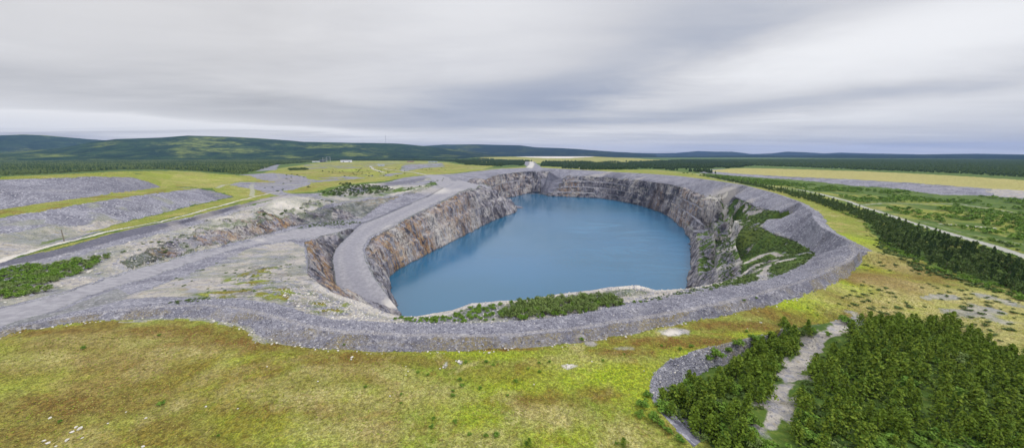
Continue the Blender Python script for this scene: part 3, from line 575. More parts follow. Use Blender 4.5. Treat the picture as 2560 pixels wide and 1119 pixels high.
# ------------------------------------------------------------------ ground material
def ground_mat():
    m, t, b = mat('ground_cover')
    P = t.new('ShaderNodeNewGeometry').outputs['Position']
    a = {k: t.attr(k) for k in KINDS+MODS}
    n_big = t.noise(P, .035, 4, .55); n_mid = t.noise(P, .22, 5, .6); n_fin = t.noise(P, 1.4, 5, .65); n_mic = t.noise(P, 5, 3, .7)
    # grass
    gc = t.mix(t.sm(n_mid, .34, .66), C['g1'], C['g2'])
    gc = t.mix(t.math('MULTIPLY', t.sm(n_big, .45, .7), .6), gc, C['g3'])
    gc = t.mix(t.sm(t.noise(P, .09, 6, .7, .6), .54, .63, 0, .6), gc, C['rust']); gc = t.mix(t.sm(t.noise(P, .075, 6, .7, .8), .44, .36, 0, .55), gc, C['straw2'])
    gc = t.mix(t.math('MULTIPLY', t.sm(n_fin, .52, .72), .55), gc, C['straw'])
    gc = t.mix(t.math('MULTIPLY', t.sm(t.noise(P, .6, 4, .7, .3), .55, .68), .5), gc, C['rust'])
    lus = t.mix(t.sm(n_fin, .35, .62), C['lime'], C['green'])
    gc = t.mix(t.math('MULTIPLY', a['lush'], .8), gc, lus)
    n_hug = t.noise(P, .008, 5, .6)
    gc = t.mix(t.sm(n_hug, .5, .62, 0, .55), gc, C['g3']); gc = t.mix(t.sm(n_hug, .42, .32, 0, .6), gc, C['g2'])
    gc = t.mix(t.sm(t.noise(P, .02, 5, .7), .56, .66, 0, .5), gc, C['straw'])
    br = t.mix(t.sm(n_fin, .38, .62), C['rust'], C['umber'])
    gc = t.mix(t.math('MULTIPLY', a['brown'], t.sm(n_mid, .25, .6, .5, 1)), gc, br)
    dr = t.mix(t.sm(n_fin, .35, .65), C['straw'], C['straw2'])
    gc = t.mix(t.math('MULTIPLY', a['dry'], t.sm(n_mid, .3, .65, .3, .9)), gc, dr)
    sepp = t.new('ShaderNodeSeparateColor', mode='HSV')
    gc = t.mix(1, gc, t.mix(t.sm(n_mic, .3, .7), (.62, .62, .62), (1.25, 1.25, 1.25)), 'MULTIPLY')
    gc = t.mix(1, gc, t.mix(t.sm(t.noise(P, 2.2, 4, .7), .35, .65), (.72, .72, .7), (1.18, 1.18, 1.15)), 'MULTIPLY')
    gc = t.mix(1, gc, t.mix(t.sm(t.noise(P, .9, 6, .8, .2), .40, .60), (.66, .64, .60), (1.32, 1.30, 1.25)), 'MULTIPLY')
    # broken rock
    sp = t.vor(P, 1.1, out='Color'); ss = t.new('ShaderNodeSeparateColor'); t.l.new(sp, ss.inputs[0])
    gv = t.mix(t.sm(t.noise(P, .06, 6, .65), .38, .62), C['gv1'], C['gv2']); gv = t.mix(t.sm(t.noise(t.vmath('MULTIPLY', P, (.02, .02, .12)), 1, 4, .6), .55, .66, 0, .5), gv, C['gvd'])
    gv = t.mix(t.sm(t.noise(P, .03, 5, .7), .54, .68, 0, .45), gv, C['sand1'])
    gv = t.mix(t.sm(ss.outputs[0], .70, 1, 0, .7), gv, C['gvl']); gv = t.mix(t.sm(ss.outputs[1], .72, 1, 0, .7), gv, C['gvd'])
    gv = t.mix(t.sm(t.noise(P, 2.5, 4, .7), .35, .65, 0, .45), gv, C['gvd'])
    gv = t.mix(t.math('MULTIPLY', a['dark'], .8), gv, C['gvd'])
    gv = t.mix(t.math('MULTIPLY', a['brown'], t.sm(n_fin, .35, .6, 0, .7)), gv, C['moss'])
    gv = t.mix(t.math('MULTIPLY', a['pale'], .6), gv, C['sand2'])
    # sand and bleached rock
    sd = t.mix(t.sm(n_mid, .3, .62), C['sand1'], C['sand2'])
    sd = t.mix(t.sm(t.noise(P, .5, 5, .7, .5), .50, .62, 0, .8), sd, C['gv1']); sd = t.mix(t.sm(t.noise(P, .09, 6, .7, .5), .50, .60, 0, .7), sd, C['gv2']); sd = t.mix(t.sm(t.noise(P, 1.1, 4, .7, .3), .58, .66, 0, .7), sd, C['gvd'])
    sd = t.mix(t.math('MULTIPLY', t.sm(n_fin, .56, .68), .4), sd, C['gvd'])
    sd = t.mix(t.math('MULTIPLY', t.sm(t.noise(P, .16, 5, .65), .58, .66), .45), sd, C['moss'])
    sd = t.mix(t.math('MULTIPLY', a['pale'], .75), sd, C['white'])
    # rock faces: steep beds, streaked downwards
    mp = t.new('ShaderNodeMapping'); t.l.new(P, mp.inputs[0]); mp.inputs['Rotation'].default_value = (R(8), R(-14), 0); mp.inputs['Scale'].default_value = (1, 1, .16)
    Q = mp.outputs[0]
    s1 = t.noise(Q, .17, 5, .62, .6); s2 = t.noise(Q, .55, 5, .65, .4); s3 = t.noise(Q, .07, 4, .55, .5); s4 = t.noise(P, .35, 6, .7, .3)
    rc = t.mix(t.sm(s1, .42, .56), C['rk1'], C['rk2'])
    rc = t.mix(t.sm(s2, .54, .66, 0, .75), rc, C['rk3']); rc = t.mix(t.sm(s2, .34, .46, .85, 0), rc, C['rkd'])
    s6 = t.noise(t.vmath('MULTIPLY', P, (.045, .045, .012)), 1, 5, .6, .4); rc = t.mix(t.sm(s6, .40, .48, .75, 0), rc, C['rkd']); rc = t.mix(t.sm(s6, .56, .66, 0, .5), rc, C['rk3'])
    s5 = t.noise(Q, .11, 6, .7, .8); rc = t.mix(t.sm(s5, .54, .62, 0, .7), rc, C['rk3']); rc = t.mix(t.sm(s5, .38, .46, .8, 0), rc, C['rkd'])
    rc = t.mix(t.sm(s3, .56, .70, 0, .6), rc, C['rk3']); rc = t.mix(t.sm(t.noise(P, .03, 5, .65, .5), .54, .64, 0, .6), rc, C['rkd'])
    och = t.mix(t.sm(s4, .4, .6), C['ochre'], C['rustr'])
    sf = t.math('MULTIPLY', t.sm(t.noise(Q, .16, 6, .7, .7), .46, .54), t.math('ADD', .08, t.math('MULTIPLY', a['stain'], .66)), clamp=True)
    rc = t.mix(sf, rc, och)
    rc = t.mix(t.math('MULTIPLY', a['dark'], t.sm(s1, .40, .52, 0, .85)), rc, C['rkd'])
    rc = t.mix(t.math('MULTIPLY', a['pale'], t.sm(s2, .4, .6, .1, .85)), rc, C['white'])
    sz = t.new('ShaderNodeSeparateXYZ'); t.l.new(P, sz.inputs[0]); wet = t.sm(t.math('ADD', sz.outputs[2], t.math('MULTIPLY', n_mid, -2)), WZ+1.2, WZ-.6)
    bed = t.noise(t.vmath('MULTIPLY', P, (.02, .02, .55)), 1, 4, .6, .3)
    rc = t.mix(t.sm(bed, .56, .66, 0, .5), rc, C['rkd'])
    # road
    rd = t.mix(t.sm(t.noise(P, .3, 5, .6), .35, .65), C['rd1'], C['rd2']); rd = t.mix(t.sm(n_mic, .5, .75, 0, .15), rd, C['gvd'])
    rd = t.mix(t.math('MULTIPLY', a['dark'], .45), rd, C['gv1']); rd = t.mix(t.math('MULTIPLY', a['pale'], .7), rd, C['white'])
    # scrub floor
    sc_ = t.mix(t.sm(t.noise(P, .06, 6, .7), .35, .62), C['sc1'], C['sc2'])
    sc_ = t.mix(t.sm(t.noise(P, .012, 4, .6), .58, .70, 0, .4), sc_, C['sc3'])
    sc_ = t.mix(t.sm(t.noise(P, .5, 4, .7), .5, .66, 0, .6), sc_, C['sc3'])
    col = sc_
    col_n = t.math('ADD', t.math('MULTIPLY', t.math('SUBTRACT', n_fin, .5), .5), 0)
    def w(k): return t.sm(t.math('ADD', a[k], t.math('MULTIPLY', t.math('MULTIPLY', col_n, t.math('MULTIPLY', a[k], t.math('SUBTRACT', 1, a[k]))), 6)), .2, .8)
    for k, c in (('grass', gc), ('gravel', gv), ('sand', sd), ('rock', rc), ('road', rd)): col = t.mix(w(k), col, c)
    col = t.mix(t.math('MULTIPLY', wet, .65), col, (.05, .05, .055))
    t.l.new(col, b.inputs['Base Color']); b.inputs['Roughness'].default_value = .95; b.inputs['Specular IOR Level'].default_value = .2
    # small relief
    h1 = t.math('MULTIPLY', n_fin, t.math('SUBTRACT', .35, t.math('MULTIPLY', a['road'], .32))); h2 = t.math('MULTIPLY', t.math('ADD', s2, s1), t.math('MULTIPLY', a['rock'], 5.0))
    h3 = t.math('MULTIPLY', t.vor(P, 1.3), t.math('MULTIPLY', t.math('ADD', a['gravel'], a['sand']), .35))
    h4 = t.math('MULTIPLY', t.noise(P, 3.2, 4, .7), t.math('MULTIPLY', t.math('ADD', a['grass'], .3), .30))
    h = t.math('ADD', t.math('ADD', h1, h2), t.math('ADD', h3, h4))
    bp = t.new('ShaderNodeBump'); bp.inputs['Strength'].default_value = .8; bp.inputs['Distance'].default_value = 1.0
    t.l.new(h, bp.inputs['Height']); t.l.new(bp.outputs[0], b.inputs['Normal'])
    return m
C = dict(g1=(.245, .275, .048), g2=(.185, .26, .03), g3=(.30, .295, .085), straw=(.44, .37, .15), straw2=(.48, .44, .22), rust=(.22, .13, .03), umber=(.15, .09, .028), lime=(.42, .48, .02), green=(.22, .34, .015),
         gv1=(.19, .19, .23), gv2=(.30, .30, .345), gvl=(.60, .59, .63), gvd=(.075, .075, .105), moss=(.24, .19, .055), sand1=(.29, .27, .25), sand2=(.45, .415, .365), white=(.66, .62, .56),
         rk1=(.13, .135, .175), rk2=(.30, .295, .35), rk3=(.55, .52, .50), rkd=(.035, .035, .05), ochre=(.52, .36, .16), rustr=(.30, .15, .07), rd1=(.235, .23, .255), rd2=(.31, .305, .33),
         sc1=(.04, .085, .015), sc2=(.085, .14, .02), sc3=(.17, .20, .04))
MG = ground_mat()
def link(name, me, m=None, parent=None, **props):
    if m is not None: me.materials.append(m)
    o = bpy.data.objects.new(name, me); COL.objects.link(o)
    if parent is not None: o.parent = parent
    for k, v in props.items(): o[k] = v
    return o
def npmesh(name, v, f, smooth=False):
    me = bpy.data.meshes.new(name); v = np.asarray(v, np.float32); f = np.asarray(f, np.int32); k = f.shape[1]
    me.vertices.add(len(v)); me.vertices.foreach_set('co', v.ravel())
    me.loops.add(f.size); me.loops.foreach_set('vertex_index', f.ravel())
    me.polygons.add(len(f)); me.polygons.foreach_set('loop_start', np.arange(len(f), dtype=np.int32)*k)
    try: me.polygons.foreach_set('loop_total', np.full(len(f), k, np.int32))
    except Exception: pass
    me.polygons.foreach_set('use_smooth', np.full(len(f), smooth)); me.update(calc_edges=True)
    return me
def split_ground():
    A = np.stack([AT[k] for k in KINDS], 1)
    tri = A[T].mean(1); dom = np.argmax(tri, 1)
    names = {'scrub': 'forest_floor', 'grass': 'meadow', 'gravel': 'broken_rock_bank', 'sand': 'bare_ground', 'rock': 'pit_wall', 'road': 'gravel_road'}
    for i, k in enumerate(KINDS):
        f = T[dom == i]
        if not len(f): continue
        u, inv = np.unique(f, return_inverse=True); me = npmesh(names[k], V[u], inv.reshape(-1, 3), True)
        for q in KINDS+MODS:
            at = me.attributes.new(q, 'FLOAT', 'POINT'); at.data.foreach_set('value', AT[q][u].astype(np.float32))
        me.normals_split_custom_set_from_vertices(NV[u].tolist())
        link(names[k], me, MG, kind='structure')
split_ground()
# ------------------------------------------------------------------ water
def water():
    m, t, b = mat('pit_water')
    P = t.new('ShaderNodeNewGeometry').outputs['Position']
    q = t.vmath('MULTIPLY', P, (.0075, .0030, 0))
    n = t.noise(q, 1, 6, .62, 1.4); n2 = t.noise(t.vmath('MULTIPLY', P, (.03, .012, 0)), 1, 4, .6, .8)
    sp = t.new('ShaderNodeSeparateXYZ'); t.l.new(P, sp.inputs[0])
    # wind ruffles the water in the middle and towards the east shore
    e = t.math('ADD', t.math('MULTIPLY', sp.outputs[0], .0032), t.math('MULTIPLY', t.math('ABSOLUTE', t.math('SUBTRACT', sp.outputs[1], 640)), -.0012))
    wnd = t.sm(t.math('ADD', t.math('ADD', e, t.math('MULTIPLY', n, 1.5)), t.math('MULTIPLY', n2, .45)), .75, 1.35)
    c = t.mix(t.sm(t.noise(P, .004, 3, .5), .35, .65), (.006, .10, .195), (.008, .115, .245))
    n4 = t.noise(t.vmath('MULTIPLY', P, (.006, .016, 0)), 1, 6, .6, 2.2); c = t.mix(t.math('MULTIPLY', t.sm(n4, .46, .66), t.sm(t.math('ADD', e, n), .4, 1.2)), c, (.022, .145, .275))  # paler streaks in the base colour stand in for sky reflected on ruffled water
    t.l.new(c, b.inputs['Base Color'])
    t.l.new(t.mix(wnd, (.14,)*3, (.24,)*3), b.inputs['Roughness'])
    b.inputs['IOR'].default_value = 1.6; b.inputs['Specular IOR Level'].default_value = .9
    bp = t.new('ShaderNodeBump'); bp.inputs['Distance'].default_value = .35
    t.l.new(t.math('ADD', .06, t.math('MULTIPLY', wnd, .3)), bp.inputs['Strength'])
    t.l.new(t.noise(t.vmath('MULTIPLY', P, (1, 1.6, 1)), .7, 4, .6), bp.inputs['Height']); t.l.new(bp.outputs[0], b.inputs['Normal'])
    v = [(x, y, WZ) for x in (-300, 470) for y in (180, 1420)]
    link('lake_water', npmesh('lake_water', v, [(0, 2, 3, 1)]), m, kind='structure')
water()
# ------------------------------------------------------------------ far hills
def hills():
    LAY = [  # silhouette points, distance, half depth
        ([(-500,352),(-200,345),(0,341),(60,339),(110,341),(180,347),(240,351),(330,357),(400,372),(460,392)], 9500, 1900),
        ([(-500,380),(0,385),(150,372),(230,357),(290,350),(400,347),(470,342),(520,343),(560,344),(640,347),(700,351),(760,356),(850,357),(930,359),(1000,361),(1050,366),(1110,371),(1180,380),(1260,390),(1330,398)], 6600, 1300),
        ([(-500,388),(0,388),(200,384),(340,376),(470,368),(600,372),(700,377),(800,372),(880,370),(950,374),(1040,380),(1120,386),(1200,394)], 5600, 700),
        ([(850,395),(980,372),(1050,366),(1110,362),(1200,362),(1300,364),(1340,369),(1400,371),(1440,373),(1480,376),(1520,379),(1570,382),(1640,388)], 9300, 1500),
        ([(1400,384),(1500,381),(1560,382),(1640,384),(1690,383),(1745,378),(1790,380),(1830,380),(1880,386),(1930,384),(1965,380),(2010,381),(2060,384),(2100,382),(2150,384),(2200,385),(2300,387),(2440,385),(2560,387),(3000,386)], 13500, 1500),
        ([(1550,400),(1640,393),(1800,390),(1900,389),(2000,390),(2100,388),(2250,389),(2400,388),(2560,389),(3000,389)], 9500, 1600)]
    nr, na = 130, 700
    rs = np.geomspace(4300, 16500, nr); an = np.linspace(R(-84), R(84), na)
    Rg, Ag = np.meshgrid(rs, an, indexing='ij'); X, Y = Rg*np.sin(Ag), Rg*np.cos(Ag)
    Q = np.stack([X.ravel(), Y.ravel(), X.ravel()*0], 1)
    Z = np.full(Rg.shape, -12.0)
    nz = fbm(Q, 1/900, 5).reshape(Rg.shape); n2 = fbm(Q+40, 1/2600, 3).reshape(Rg.shape)
    for pts, dist, w in LAY:
        aa, zz = [], []
        for p in pts:
            q = UD(p[0], p[1], dist); aa.append(math.atan2(q[0], q[1])); zz.append(q[2])
        zc = np.interp(Ag, aa, zz, left=-20, right=-20 if aa[-1] < R(50) else zz[-1])
        d = (Rg-dist*(1+.0*n2))/w
        prof = np.exp(-d**2*1.1)
        Z = np.maximum(Z, -12+(zc+12)*prof*(1+.16*nz*np.clip(np.abs(d)*1.5, 0, 1))+nz*10*prof)
    Z += np.clip((Rg-4300)/900, 0, 1)*8
    v = np.stack([X, Y, Z], -1).reshape(-1, 3)
    i, j = np.meshgrid(np.arange(nr-1), np.arange(na-1), indexing='ij'); k = (i*na+j).ravel()
    f = np.stack([k, k+1, k+na+1, k+na], 1)
    m, t, b = mat('wooded_hill')
    P = t.new('ShaderNodeNewGeometry').outputs['Position']
    c = t.mix(t.sm(t.noise(P, .004, 6, .65), .36, .62), (.016, .036, .012), (.04, .075, .02))
    c = t.mix(t.sm(t.noise(P, .0016, 5, .6), .52, .62, 0, .8), c, (.20, .24, .05))
    c = t.mix(t.sm(t.noise(P, .009, 6, .8), .47, .55, 0, .8), c, (.012, .03, .012)); c = t.mix(t.sm(t.noise(P, .0045, 6, .75, .6), .56, .62, 0, .5), c, (.10, .14, .04))
    sx = t.new('ShaderNodeSeparateXYZ'); t.l.new(P, sx.inputs[0])
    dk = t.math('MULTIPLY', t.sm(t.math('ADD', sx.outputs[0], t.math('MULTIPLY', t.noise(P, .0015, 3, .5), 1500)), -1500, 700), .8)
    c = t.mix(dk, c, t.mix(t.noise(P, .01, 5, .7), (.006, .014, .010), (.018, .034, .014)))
    t.l.new(c, b.inputs['Base Color']); b.inputs['Roughness'].default_value = 1; b.inputs['Specular IOR Level'].default_value = 0
    bp = t.new('ShaderNodeBump'); bp.inputs['Strength'].default_value = 1; bp.inputs['Distance'].default_value = 14
    t.l.new(t.noise(P, .025, 5, .7), bp.inputs['Height']); t.l.new(bp.outputs[0], b.inputs['Normal'])
    link('hills', npmesh('hills', v, f, True), m, kind='structure')
hills()
# ------------------------------------------------------------------ air
def haze():
    v = [(x, y, z) for x in (-17500, 17500) for y in (-400, 17000) for z in (-140, HZTOP)]
    f = [(0, 1, 3, 2), (4, 6, 7, 5), (0, 4, 5, 1), (2, 3, 7, 6), (0, 2, 6, 4), (1, 5, 7, 3)]
    m = bpy.data.materials.new('haze'); m.use_nodes = True; nt = m.node_tree; nt.nodes.clear()
    o = nt.nodes.new('ShaderNodeOutputMaterial'); p = nt.nodes.new('ShaderNodeVolumePrincipled')
    p.inputs['Color'].default_value = (.28, .45, .90, 1); p.inputs['Density'].default_value = HZD
    nt.links.new(p.outputs[0], o.inputs['Volume'])
    link('haze', npmesh('haze', v, f), m, kind='stuff', label='thin blue haze over the whole country')
HZTOP, HZD = 430, 4.2e-5
if HAZE: haze()
print('setting', time.time()-T00)
# ------------------------------------------------------------------ plants
def leaf_mat(name, a, b2, tip, rough=.7):
    m, t, b = mat(name)
    oi = t.new('ShaderNodeObjectInfo').outputs['Random']; P = t.new('ShaderNodeNewGeometry').outputs['Position']
    c = t.mix(oi, a, b2)
    c = t.mix(t.sm(t.noise(P, 1.1, 3, .6), .38, .62), c, tip)
    c = t.mix(t.sm(t.noise(P, .07, 3, .6), .4, .62, 0, .6), c, b2)
    t.l.new(c, b.inputs['Base Color']); b.inputs['Roughness'].default_value = rough; b.inputs['Specular IOR Level'].default_value = .15
    return m
M_PINE = leaf_mat('pine_needles', (.045, .10, .012), (.11, .18, .014), (.20, .27, .028))
M_ALD = leaf_mat('alder_leaves', (.075, .17, .02), (.12, .22, .025), (.18, .29, .04))
M_WIL = leaf_mat('willow_leaves', (.10, .17, .04), (.15, .22, .055), (.22, .28, .09))
M_DARK = leaf_mat('dark_spruce', (.022, .05, .014), (.035, .07, .016), (.055, .09, .02))
M_LOW = leaf_mat('low_shrub_leaves', (.05, .095, .022), (.075, .125, .028), (.12, .165, .045))
def plain(name, col, rough=.8, metal=0):
    m, t, b = mat(name)
    P = t.new('ShaderNodeNewGeometry').outputs['Position']
    t.l.new(t.mix(t.noise(P, 2.0, 4, .6), tuple(c*.8 for c in col), tuple(min(1, c*1.15) for c in col)), b.inputs['Base Color'])
    b.inputs['Roughness'].default_value = rough; b.inputs['Metallic'].default_value = metal
    return m
M_BARK = plain('bark', (.11, .085, .065))
def quads(C_, D, size, r):      # leaf clumps: bent diamonds around centres C_, facing roughly along D
    n = len(C_); N = D+r.normal(0, .55, (n, 3)); N /= np.linalg.norm(N, axis=1)[:, None]
    A = np.cross(N, r.normal(0, 1, (n, 3))); A /= np.linalg.norm(A, axis=1)[:, None]; B = np.cross(N, A)
    s = (size*r.uniform(.6, 1.35, n))[:, None]
    v = np.stack([C_-A*s, C_-B*s*.62+N*s*.25, C_+A*s, C_+B*s*.62+N*s*.25], 1).reshape(-1, 3)
    return v, np.arange(4*n).reshape(n, 4)
def conifer_crown(r, n, wid=.27, size=.065):
    z = r.random(n)**.85*.93+.06; lean = r.normal(0, .02, 2)
    wh = np.floor(z*9)/9; rad = wid*(1.03-z)**.55*(.75+.4*((z*9) % 1 < .55))*(1+.18*np.sin(wh*37+r.random()*6))
    a = r.random(n)*2*math.pi; k = r.random(n)**.45; lob = 1+.25*np.sin(a*3+wh*20)
    P = np.stack([rad*k*lob*np.cos(a)+lean[0]*z, rad*k*lob*np.sin(a)+lean[1]*z, z+.03*k], 1)
    D = np.stack([np.cos(a)*.8, np.sin(a)*.8, np.full(n, .75)], 1)
    return quads(P, D, size, r)
def bush_crown(r, n, lobes=7, size=.1, flat=1.0):
    V_, F_ = [], []; m = n//lobes; k0 = 0
    for i in range(lobes):
        a = r.random()*6.28; d = r.random()**.6*.42; h = r.uniform(.35, .8)*(1-.4*d)
        c = np.array([d*math.cos(a), d*math.sin(a), h*.62]); rr_ = np.array([r.uniform(.16, .28), r.uniform(.16, .28), h*.42])
        D = r.normal(0, 1, (m, 3)); D /= np.linalg.norm(D, axis=1)[:, None]; D[:, 2] = np.abs(D[:, 2])*1.0-.25
        P = c+D*rr_*(r.random((m, 1))**.3); P[:, 2] = np.maximum(P[:, 2], .02)
        v, f = quads(P, D+np.array([0, 0, .4]), size, r); V_.append(v); F_.append(f+k0); k0 += len(v)
    v = np.vstack(V_); v[:, 2] *= flat
    return v, np.vstack(F_)
def stem_mesh(r, kind):
    V_, F_ = [], []
    def tube(p, q, r0, r1, k=5):
        p, q = np.array(p, float), np.array(q, float); d = q-p; d /= np.linalg.norm(d); a = np.cross(d, [.3, .9, .1]); a /= np.linalg.norm(a); b = np.cross(d, a); o = sum(len(x) for x in V_)
        an = np.arange(k)*2*math.pi/k; ring = lambda c, s: c+s*(np.cos(an)[:, None]*a+np.sin(an)[:, None]*b)
        V_.append(np.vstack([ring(p, r0), ring(q, r1)])); F_.extend([(o+i, o+(i+1) % k, o+k+(i+1) % k, o+k+i) for i in range(k)])
    if kind == 'trunk':
        tube((0, 0, -.05), (.01, 0, .5), .018, .012); tube((.01, 0, .5), (0, .01, .95), .012, .003)
        for i in range(10):
            z = r.uniform(.15, .7); a = r.random()*6.28; l = .2*(1-z); tube((0, 0, z), (l*math.cos(a), l*math.sin(a), z+.06), .006, .002, 4)
    else:
        for i in range(6):
            a = r.random()*6.28; l = r.uniform(.1, .3); tube((0, 0, -.05), (l*math.cos(a), l*math.sin(a), r.uniform(.35, .6)), .02, .008, 4)
    return np.vstack(V_), np.array(F_)
PR = {}
def proto(kind, k):
    if (kind, k) in PR: return PR[kind, k]
    r = np.random.default_rng(sum(map(ord, kind))*10+k)
    if kind == 'pine': c = conifer_crown(r, 420, r.uniform(.25, .33), .052); m, st = M_PINE, 'trunk'
    elif kind == 'spruce': c = conifer_crown(r, 260, r.uniform(.17, .22), .06); m, st = M_DARK, 'trunk'
    elif kind == 'alder': c = bush_crown(r, 330, 8, .075); m, st = M_ALD, 'stem'
    elif kind == 'willow': c = bush_crown(r, 330, 8, .062, 1.15); m, st = M_WIL, 'stem'
    elif kind == 'birch': c = bush_crown(r, 300, 7, .08, 1.1); m, st = M_LOW, 'stem'
    else: c = bush_crown(r, 120, 5, .12, .8); m, st = M_LOW, 'stem'
    me = npmesh(kind+'_crown', *c); me.materials.append(m)
    s = npmesh(kind+'_'+st, *stem_mesh(r, st)); s.materials.append(M_BARK)
    PR[kind, k] = (me, s, st); return PR[kind, k]
CNT = {}
def plant(kind, name, cat, label, group, x, y, h, w=None, parts=True, z=None):
    me, s, st = proto(kind, random.randrange(6)); zg = ground(x, y) if z is None else z
    w = (w or 1)*h
    if parts:
        e = bpy.data.objects.new(name, None); COL.objects.link(e); e.empty_display_size = .5
        e.location = (x, y, zg); e.rotation_euler = (0, 0, random.uniform(0, 6.28)); e.scale = (w, w, h)
        c = bpy.data.objects.new('crown' if st == 'trunk' else 'foliage', me); COL.objects.link(c); c.parent = e
        c = bpy.data.objects.new(st, s); COL.objects.link(c); c.parent = e
    else:
        e = bpy.data.objects.new(name, me); COL.objects.link(e); e.location = (x, y, zg); e.rotation_euler = (0, 0, random.uniform(0, 6.28)); e.scale = (w, w, h)
    e['label'] = label; e['category'] = cat; e['group'] = group; CNT[name] = CNT.get(name, 0)+1
    return e
def scatter(poly, sp, jit=.45, dens=1.0):
    P = np.array([(p[0], p[1]) for p in poly]); lo, hi = P.min(0), P.max(0)
    xs, ys = np.meshgrid(np.arange(lo[0], hi[0], sp), np.arange(lo[1], hi[1], sp)); Q = np.stack([xs.ravel(), ys.ravel()], 1)
    Q = Q+rng.uniform(-jit, jit, Q.shape)*sp; Q = Q[inside(P, Q)]
    if dens < 1: Q = Q[rng.random(len(Q)) < dens]
    return Q[np.argsort(np.hypot(Q[:, 0], Q[:, 1]))]
def patchy(Q, s_, lo): return Q[fbm(np.c_[Q, Q[:, 0]*0], 1/s_, 3) > lo]
def stuff(name, label, mats, Q, kinds, hr, wr=(.9, 1.2), nq=(30, 5, .16), sink=.0):
    """one mesh of many low plants; kinds = list of generator outputs"""
    vs, fs, mi, o = [], [], [], 0
    for i, (x, y) in enumerate(Q):
        v, f = kinds[i % len(kinds)]; h = random.uniform(*hr); w = h*random.uniform(*wr); a = random.uniform(0, 6.28)
        if callable(sink): h, w = sink(x, y, h, w)
        c, s = math.cos(a)*w, math.sin(a)*w
        u = np.empty_like(v); u[:, 0] = v[:, 0]*c-v[:, 1]*s+x; u[:, 1] = v[:, 0]*s+v[:, 1]*c+y; u[:, 2] = v[:, 2]*h+ground(x, y)-.05
        vs.append(u); fs.append(f+o); o += len(v)
    if not vs: return
    me = npmesh(name, np.vstack(vs), np.vstack(fs)); return link(name, me, mats, kind='stuff', label=label)
rr = np.random.default_rng(3)
BL = [bush_crown(rr, 40, 4, .17) for _ in range(6)]; BM = [bush_crown(rr, 90, 6, .13) for _ in range(6)]
CL = [conifer_crown(rr, 60, .27, .11) for _ in range(5)]
def cone(r):
    k = 6; an = np.arange(k)*2*math.pi/k+r.random(); v = [(0, 0, 1)]
    for j, (z, w) in enumerate(((.62, .16), (.5, .26), (.05, .30))): v += [(w*r.uniform(.7, 1.2)*math.cos(a+j), w*r.uniform(.7, 1.2)*math.sin(a+j), z*r.uniform(.9, 1.1)) for a in an]
    f = [(0, 1+i, 1+(i+1) % k, 1+(i+1) % k) for i in range(k)]
    f = [(0, 1+i, 1+(i+1) % k) for i in range(k)]
    for j in (0, 1):
        for i in range(k): a, b, c, d = 1+j*k+i, 1+j*k+(i+1) % k, 1+(j+1)*k+(i+1) % k, 1+(j+1)*k+i; f += [(a, d, c), (a, c, b)]
    return np.array(v, float), np.array(f)
CN = [cone(rr) for _ in range(8)]
# young pine plantation, lower right, either side of the sandy track
PA = PX((1630,992),(1700,975),(1770,945),(1840,915),(1880,880),(1925,845),(1965,818),(2035,826),(2010,858),(1975,890),(1955,930),(1925,985),(1905,1030),(1890,1080),(1900,1160),(1850,1190),(1780,1119),(1700,1060))
PB = PX((2150,812),(2230,808),(2330,803),(2410,815),(2450,850),(2500,875),(2600,895),(2760,990),(2760,1240),(1960,1240),(1975,1080),(1990,1010),(2020,930),(2060,882),(2110,840))
pts = [(x, y, 'A') for x, y in scatter(PA, 2.9, .5, .93)]+[(x, y, 'B') for x, y in scatter(PB, 3.1, .5, .9)]
pts.sort(key=lambda p: p[0]**2+p[1]**2)
def inframe(x, y, z=0, mg=40):
    d = y*CP-(z-CAMZ)*SP; u = y*SP+(z-CAMZ)*CP
    if d < 1: return False
    px = x/d*FPX+PW/2; py = PH/2-u/d*FPX
    return -mg < px < PW+mg and py < PH+mg
pts = [p for p in pts if inframe(p[0], p[1], -4, 60)]
lab = {'A': 'young green pine in the dense thicket between the stony bank and the sandy track', 'B': 'young green pine in the plantation right of the sandy track'}
for x, y, s in pts[:300]:
    if random.random() < .06: continue
    plant('pine', 'young_pine', 'pine tree', lab[s], 'young pines left of the track' if s == 'A' else 'young pines right of the track', x, y, max(2.2, random.gauss(4.6, 1.1)), random.uniform(.95, 1.35))
if len(pts) > 300: stuff('pine_thicket', 'farther young pines of the plantation', M_PINE, np.array([p[:2] for p in pts[300:]]), [conifer_crown(rr, 260, .29, .065) for _ in range(6)], (3.8, 6))
Q = scatter(PX((1620,985),(1660,975),(1800,1080),(1870,1200),(2000,1300),(2760,1300),(2760,1060),(2500,1080),(2200,1090),(1980,1100),(1930,1119),(1860,1060),(1760,1000),(1700,965)), 2.3)
Q2 = scatter(PA, 5, .5, .5); Q2 = np.vstack([Q2, scatter(PB, 6, .5, .5)]); Q2 = Q2[:90]
for x, y in Q2: plant('willow' if random.random() < .4 else 'alder', 'thicket_alder', 'bush', 'round light green alder growing among the young pines', 'alders among the young pines', x, y, random.uniform(2.2, 4.2), random.uniform(1, 1.4))
Q3 = np.vstack([scatter(PA, 1.9, .5, .8), scatter(PB, 2.2, .5, .8)]); Q3 = Q3[dist_line(trackC, Q3) > 2.2]
stuff('pine_understorey', 'low green growth filling the gaps between the young pines', M_LOW, Q3, BL, (.5, 1.5), (1.4, 2.2))
stuff('alder_undergrowth', 'low blue green alder scrub under the young pines', M_ALD, Q, BM, (1.2, 2.6), (1.2, 1.7))
